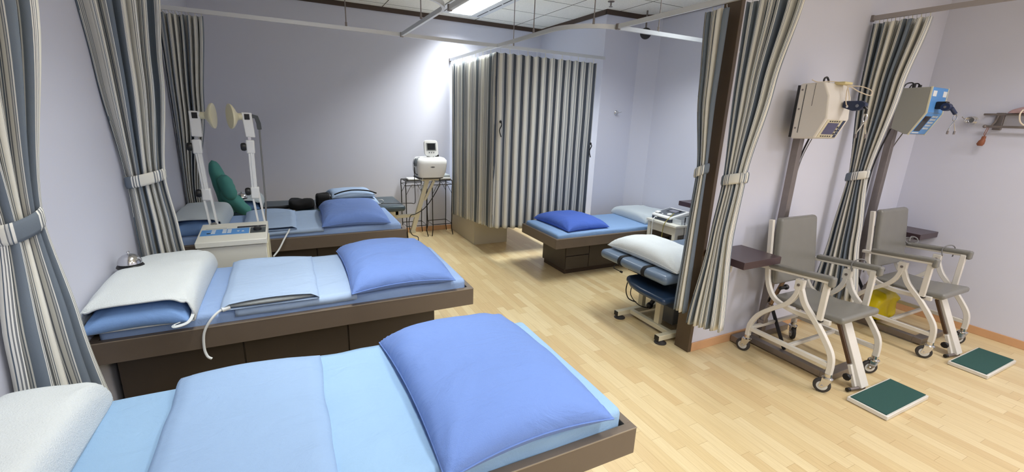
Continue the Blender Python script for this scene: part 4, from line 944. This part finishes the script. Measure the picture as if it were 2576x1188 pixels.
def chair(label, dx, dy, cables=True):
    D = V((dx, dy, 0)); t = thing('traction_chair', label, 'chair', (3.155+dx, 1.48+dy, 0), 'wheeled grey traction chairs')
    def bld(mb, name, m_, **k):
        for i in range(len(mb.v)): mb.v[i] = mb.v[i]+D
        return mb.build(name, m_, k.pop('parent', t), **k)
    wm = M['white_metal']; xl, xr = 2.882, 3.43
    for x in (xl, xr):
        fl = [(1.522, .635), (1.508, .585), (1.466, .504), (1.378, .414), (1.303, .321), (1.262, .254), (1.250, .190), (1.250, .132)]
        rl = [(1.526, .62), (1.536, .548), (1.581, .47), (1.67, .395), (1.752, .314), (1.795, .23), (1.802, .18), (1.802, .132)]
        bld(MB().tube([(x, a, b_) for a, b_ in fl], 0, smooth=5, rect=(.029, .033)), 'front_leg', wm, sharp=50, bevel=.003)
        bld(MB().tube([(x, a, b_) for a, b_ in rl], 0, smooth=5, rect=(.029, .033)), 'rear_leg', wm, sharp=50, bevel=.003)
        bld(MB().beam((x, 1.79, .188), (x, 1.262, .188), .027, .029), 'side_rail', wm, bevel=.003)
        s_ = 1 if x > 3 else -1
        pl = bld(MB().box(x-.016, x+.016, 1.498, 1.552, .590, .660), 'pivot_bracket', wm, bevel=.004)
        bld(MB().cyl((x-.022, 1.525, .625), (x+.022, 1.525, .625), .009, 12), 'bolt', M['steel'], parent=pl)
        ia = x-s_*.055
        bp_ = [(1.822, .985), (1.798, .78), (1.780, .62), (1.752, .52), (1.70, .452), (1.62, .425), (1.52, .415), (1.33, .428)]
        bld(MB().tube([(ia, a, b_) for a, b_ in bp_], 0, smooth=5, rect=(.026, .030)), 'back_and_seat_tube', wm, sharp=50, bevel=.003)
        ar = bld(MB().beam((x, 1.80, .668), (x, 1.335, .704), .030, .022), 'armrest_bar', wm, bevel=.003)
        y0, z0, y1, z1 = 1.74, .690, 1.345, .722
        bld(MB().rbox(x-.024, x+.024, 1.345, 1.74, -.016, .018, .014, 3, .05, lambda p: (p.x, p.y, p.z+z0+(z1-z0)*(y0-p.y)/(y0-y1))), 'armrest_pad', M['vinyl_grey'])
        bld(MB().rbox(x-.024, x+.024, 1.332, 1.362, .672, .738, .012, 3, .05), 'armrest_end', M['vinyl_grey'])
        bld(MB().beam((x-s_*.010, 1.375, .70), (x-s_*.010, 1.375, .440), .026, .034, (0, 1, 0)), 'armrest_post', wm, bevel=.003)
        bld(MB().box(x-s_*.010-.014, x-s_*.010+.014, 1.357, 1.393, .432, .440), 'post_cap', M['black'])
    bld(MB().beam((xl, 1.52, .188), (xr, 1.52, .188), .024, .022), 'cross_bar', wm, bevel=.003)
    bld(MB().beam((xl, 1.785, .200), (xr, 1.785, .200), .024, .022), 'cross_bar', wm, bevel=.003)
    bld(MB().tube([(xl+.05, 1.43, .425), (xl+.12, 1.40, .425), (xr-.12, 1.40, .425), (xr-.05, 1.43, .425)], 0, rect=(.02, .02)), 'seat_support', M['cream_metal'])
    def sf(p):
        k = (p.y-1.27)/.45; w_ = (1-.10*k); return (3.155+(p.x-3.155)*w_+.0, p.y, p.z-.018*max(0, 1-abs(k-.5)*2.2)*(1 if p.z > .45 else 0)+.012*k*-1+.012)
    bld(MB().rbox(2.945, 3.375, 1.27, 1.72, .425, .470, .018, 4, .04, sf), 'seat', M['vinyl_grey'])
    def bf(p):
        k = (p.z-.54)/.46; w_ = 1.02-.10*max(0, k)**1.5
        return (3.158+(p.x-3.158)*w_+.010*(1-k), p.y+1.745+.055*k-.010*math.sin(PI*k)*0, p.z)
    bld(MB().rbox(2.945, 3.395, -.032, .018, .54, 1.0, .022, 4, .05, bf), 'backrest', M['vinyl_grey'])
    # leg column and footplate
    bld(MB().beam((3.125, 1.355, .435), (3.152, 1.172, .018), .075, .040, (0, 1, .4)), 'leg_column', wm, bevel=.003)
    bld(MB().box(3.05, 3.20, 1.33, 1.50, .405, .428), 'column_mount', M['cream_metal'], bevel=.003)
    bld(MB().beam((3.070, 1.345, .40), (3.092, 1.245, .16), .018, .018, (0, 1, 0)), 'slide_rod', mat('bronze_rod', (92, 72, 58), .35, metal=.6) if 'rod' not in M else M['rod'])
    bld(MB().beam((3.092, 1.24, .155), (3.104, 1.19, .02), .026, .02, (0, 1, 0)), 'slide_sleeve', wm, bevel=.002)
    bld(MB().lathe((3.045, 1.215, .095), [(0, .012), (.006, .022), (.018, .024), (.024, .018)], 9, (-1, 0, 0)), 'clamp_knob', M['black'])
    bld(MB().cyl((3.045, 1.215, .095), (3.10, 1.215, .095), .005, 8), 'clamp_screw', M['steel'])
    bld(MB().cyl((3.035, 1.190, .018), (3.16, 1.165, .018), .011, 14), 'foot_bar', M['steel'])
    bld(MB().cyl((3.022, 1.193, .018), (3.040, 1.189, .018), .013, 14), 'foot_bar_cap', M['black'])
    fp = bld(MB().box(2.925, 3.420, .935, 1.145, .003, .028), 'footplate', wm, bevel=.003)
    bld(MB().box(2.937, 3.408, .947, 1.133, .0285, .033), 'footplate_mat', M['green'], parent=fp)
    # gas spring behind the seat
    bld(MB().cyl((3.06, 1.735, .545), (3.035, 1.775, .36), .014, 14), 'gas_spring', mat('worn_bronze', (140, 116, 92), .3, metal=.8))
    bld(MB().cyl((3.035, 1.775, .36), (3.015, 1.795, .215), .022, 14).box(2.99, 3.045, 1.775, 1.812, .20, .235), 'spring_cylinder', M['steel'])
    bld(MB().cyl((3.03, 1.73, .50), (3.10, 1.73, .50), .012, 12).ball((3.10, 1.73, .50), .02, 10), 'recline_knob', M['black'])
    for (x, y, a) in ((xl, 1.250, .5), (xr, 1.250, .9), (xl, 1.802, .25), (xr, 1.802, 2.4)): caster(x+dx, y+dy, a, t)
    if cables:
        bld(MB().tube([(xr-.03, 1.49, .66), (xr-.035, 1.50, .72), (xr, 1.47, .752), (xr+.035, 1.45, .73), (xr+.03, 1.45, .66)], .004, 8, smooth=6), 'cable_loop', M['cablegrey'])
    return t
chair('grey vinyl traction chair on casters nearer the wooden post', 0, 0)
chair('grey vinyl traction chair on casters in the wall corner, farther from the post', 1.175, -.06)
tag(MB().tube([(4.64, 1.66, .742), (4.60, 1.70, .735), (4.575, 1.66, .70), (4.62, 1.62, .715), (4.645, 1.64, .745), (4.61, 1.665, .755), (4.58, 1.66, .72)], .005, 8, smooth=6).build('cable', M['cablegrey'], None, (4.6, 1.65, .72)), 'grey cable knotted round the armrest of the chair in the wall corner', 'cable')

# ------------------------------------------------------------------ traction stands
def stand_base(t, xp, dx=0, dy=0):
    def b(mb, nm, m_, **k):
        for i in range(len(mb.v)): mb.v[i] = mb.v[i]+V((dx, dy, 0))
        return mb.build(nm, m_, t, **k)
    b(MB().box(3.165, 3.215, 1.880, 1.930, .012, 1.70), 'pole', M['steel'], bevel=.002)
    b(MB().box(2.905, 3.52, 1.885, 1.945, .010, .058), 'rear_foot_bar', M['steel'], bevel=.002)
    b(MB().box(3.02, 3.07, 1.36, 1.885, .012, .055), 'base_beam', M['steel'], bevel=.002)
    b(MB().box(3.02, 3.40, 1.30, 1.36, .012, .055), 'front_foot_bar', M['steel'], bevel=.002)
    b(MB().beam((3.19, 1.885, .34), (3.08, 1.64, .05), .025, .008, (1, 0, 0)), 'brace', M['black'])
t = thing('traction_unit', 'beige traction unit with lilac screen on a steel stand, beside the wooden post', 'medical machine', (3.19, 1.85, 0), 'wall-side traction units')
stand_base(t, 3.19)
HX0, HX1 = 3.02, 3.27
hd = MB().prism([(1.862, 1.878), (1.715, 1.885), (1.672, 1.80), (1.658, 1.665), (1.712, 1.540), (1.862, 1.530)], HX0, HX1, 'x').build('housing', M['beige'], t, bevel=.010)
MB().box(HX0+.01, HX1-.01, 1.862, 1.882, 1.54, 1.87).build('back_plate', M['black'], hd)
MB().box(HX0-.0012, HX0, 1.820, 1.824, 1.57, 1.872).build('panel_groove', M['screen'], hd)
MB().box(HX0-.0012, HX0, 1.764, 1.766, 1.74, 1.878).build('panel_slit', M['screen'], hd)
sc_ = MB()
for z in (1.60, 1.72, 1.84): sc_.cyl((HX0-.002, 1.842, z), (HX0, 1.842, z), .006, 12)
sc_.build('screws', M['steel'], hd)
O = V((HX0, 1.712, 1.540)); U = V((1, 0, 0)); W_ = V((0, 1.658-1.712, 1.665-1.540)).normalized(); Nn = V((0, -W_.z, W_.y)); 
def pn(u0, u1, w0, w1, n0, n1, m_, nm): return MB().obox(O, U, W_, Nn, u0, u1, w0, w1, n0, n1).build(nm, m_, hd)
pn(.02, .225, .008, .128, .0005, .002, M['cream_metal'], 'control_panel')
pn(.045, .165, .030, .108, .002, .003, M['lilacscreen'], 'screen')
pn(.190, .220, .010, .126, .002, .003, M['bluedark'], 'blue_strip')
kb = MB()
for k in range(5):
    for w0 in (.014, .115): kb.obox(O, U, W_, Nn, .05+k*.025, .062+k*.025, w0, w0+.007, .002, .004)
for k in range(3): kb.obox(O, U, W_, Nn, .170, .183, .03+k*.022, .042+k*.022, .002, .004)
kb.build('keys', M['black'], hd)
tb = MB()
for k in range(3): tb.obox(O, U, W_, Nn, .198, .210, .030+k*.018, .033+k*.018, .003, .0036)
tb.build('printed_marks', M['ltgreybtn'], hd)
def pulley(t, x, y, z, L_=.16):
    pb = MB().prism([(x, z+.030), (x+L_, z+.034), (x+L_+.012, z+.018), (x+L_*.85, z-.020), (x+L_*.62, z-.036), (x+L_*.25, z-.028), (x, z-.005)], y-.006, y+.006, 'y').build('pulley_bracket', M['bluedark'], t, bevel=.003)
    MB().lathe((x+L_*.68, y-.006, z-.008), [(0, .018), (.004, .018), (.005, .008)], 18, (0, -1, 0)).build('pulley_wheel', M['steel'], pb)
    return pb
pb = MB().prism([(1.66, 1.775), (1.56, 1.775), (1.535, 1.760), (1.535, 1.745), (1.565, 1.720), (1.60, 1.715), (1.66, 1.735)], 3.165, 3.20, 'x').build('pulley_bracket', M['bluedark'], t, bevel=.003)
MB().cyl((3.160, 1.575, 1.745), (3.205, 1.575, 1.745), .010, 14).cyl((3.160, 1.63, 1.74), (3.205, 1.63, 1.74), .007, 12).build('pulley_bolt', M['chrome'], pb)
MB().tube([(3.182, 1.545, 1.74), (3.182, 1.53, 1.725), (3.182, 1.53, 1.70)], .008, 8).build('cord_stop', M['black'], pb)
def hang(t, x, y, z):
    c = MB().tube([(x, y+.010*math.cos(a), z+.024*math.sin(a)) for a in [2*PI*j/16 for j in range(16)]], .004, 8, closed=True).build('carabiner', M['chrome'], t)
    MB().tube([(x-.055, y, z-.115), (x-.052, y, z-.085), (x, y, z-.025), (x+.052, y, z-.085), (x+.055, y, z-.115)], .0035, 8).build('spreader_bar', M['chrome'], c)
    MB().cyl((x-.055, y, z-.12), (x-.055, y, z-.095), .007, 8).cyl((x+.055, y, z-.12), (x+.055, y, z-.095), .007, 8).build('hook_tips', M['steel'], c)
hang(t, 3.182, 1.528, 1.672)
MB().tube([(3.16, 1.80, 1.885), (3.16, 1.80, 1.915), (3.185, 1.80, 1.925), (3.21, 1.80, 1.905), (3.215, 1.80, 1.885)], .006, 8, smooth=5).build('power_plug_loop', M['black'], t)
MB().tube([(3.03, 1.80, 1.900), (3.06, 1.78, 1.888), (3.12, 1.74, 1.893), (3.17, 1.71, 1.889), (3.21, 1.68, 1.87), (3.25, 1.62, 1.865), (3.27, 1.57, 1.84), (3.25, 1.56, 1.81), (3.20, 1.60, 1.83), (3.17, 1.65, 1.86), (3.155, 1.645, 1.80), (3.155, 1.635, 1.755), (3.17, 1.63, 1.75), (3.18, 1.64, 1.80), (3.17, 1.66, 1.87)], .003, 6, smooth=7).build('pull_cord', M['rope'], t)
MB().rbox(3.13, 3.22, 1.655, 1.72, 1.874, 1.890, .006, 2, .03).build('label_tape', mat('aged_tape', (214, 200, 150), .6), t)
MB().tube([(3.235, 1.86, 1.54), (3.23, 1.90, 1.35), (3.215, 1.91, 1.0), (3.20, 1.93, .60)], .006, 8, smooth=6).build('power_cord', M['black'], t)
MB().tube([(3.27, 1.86, 1.54), (3.285, 1.92, 1.35), (3.29, 1.94, 1.0), (3.27, 1.945, .60)], .003, 6, smooth=6).build('signal_cord', M['cablegrey'], t)

t = thing('traction_unit', 'grey traction unit with blue front panel on a steel stand in the wall corner', 'medical machine', (4.42, 1.85, 0), 'wall-side traction units')
stand_base(t, 4.42, 1.235, 0)
X0, X1 = 4.285, 4.545
hd = MB().prism([(1.862, 1.905), (1.85, 1.925), (1.672, 1.930), (1.668, 1.746), (1.742, 1.586), (1.765, 1.584), (1.862, 1.625)], X0, X1, 'x').build('housing', M['greymetal'], t, bevel=.003)
MB().box(X0+.01, X1-.01, 1.862, 1.882, 1.62, 1.90).build('back_plate', M['steel'], hd)
for x in (X0, X1-.006):
    MB().prism([(1.676, 1.933), (1.664, 1.933), (1.660, 1.743), (1.738, 1.578), (1.746, 1.582), (1.672, 1.748)], x, x+.006, 'x').build('edge_trim', M['cream'], hd)
MB().box(X0+.006, X1-.006, 1.6665, 1.6705, 1.748, 1.928).build('front_panel', M['blue'], hd)
O = V((X0, 1.742, 1.586)); W_ = V((0, 1.668-1.742, 1.746-1.586)).normalized(); Nn = V((0, -W_.z, W_.y)); U = V((1, 0, 0))
pn(.006, .254, .004, .176, .0005, .003, M['blue'], 'control_panel')
pn(.035, .130, .028, .150, .003, .004, M['screen'], 'screen')
kb = MB()
for r in range(5):
    for c in range(4): kb.obox(O, U, W_, Nn, .145+c*.022, .161+c*.022, .045+r*.024, .060+r*.024, .003, .0045)
kb.build('keys', M['ltgreybtn'], hd)
pn(.03, .135, .010, .020, .003, .0036, M['ltgreybtn'], 'printed_strip')
for x in (4.315, 4.475): MB().box(x, x+.055, 1.6645, 1.6665, 1.865, 1.905).build('paper_sticker', M['white'], hd)
pb = MB().box(4.395, 4.445, 1.60, 1.667, 1.775, 1.83).build('pulley_bracket', M['black'], t, bevel=.008)
MB().lathe((4.394, 1.605, 1.79), [(0, .028), (.05, .028)], 22, (1, 0, 0)).build('pulley_wheel', M['bluedark'], pb)
MB().cyl((4.39, 1.605, 1.79), (4.45, 1.605, 1.79), .009, 12).build('pulley_bolt', M['chrome'], pb)
MB().cyl((4.445, 1.585, 1.785), (4.475, 1.565, 1.745), .014, 12).build('cord_stop', M['bluedark'], pb)
hang(t, 4.478, 1.56, 1.715)
for x, y in ((4.33, 1.80), (4.42, 1.80)):
    MB().cyl((x, y, 1.925), (x, y, 1.955), .012, 10).tube([(x, y, 1.95), (x-.02, y+.01, 1.965), (x-.05, y+.03, 1.955), (x-.065, y+.04, 1.92)], .005, 8, smooth=5).build('rear_plug', M['black'], t)
MB().tube([(4.34, 1.885, 1.62), (4.335, 1.94, 1.3), (4.33, 1.94, .8), (4.33, 1.945, .5)], .006, 8, smooth=6).build('power_cord', M['black'], t)
MB().tube([(4.50, 1.86, 1.60), (4.51, 1.93, 1.4), (4.47, 1.94, 1.1), (4.46, 1.945, .85), (4.52, 1.90, .76), (4.60, 1.70, .742)], .004, 6, smooth=6).build('signal_cord', M['cablegrey'], t)

# yellow bag behind the second chair
ybx = (4.36, 1.72)
tag(MB().rbox(4.26, 4.54, 1.60, 1.78, .10, .30, .05, 4, .03, lambda p: (4.40+(p.x-4.40)*(.75+.5*min(1, (p.z-.10)/.10)-.30*max(0, (p.z-.2)/.10)), p.y+.03*nz(p.x*18, p.z*18, 4), max(.0585, p.z-.04*(p.z < .2)+.02*nz(p.x*14, p.y*9, 2)))).build('plastic_bag', M['yellow'], None, (4.36, 1.69, .06), sharp=60), 'crumpled yellow plastic bag under the second traction chair', 'bag')
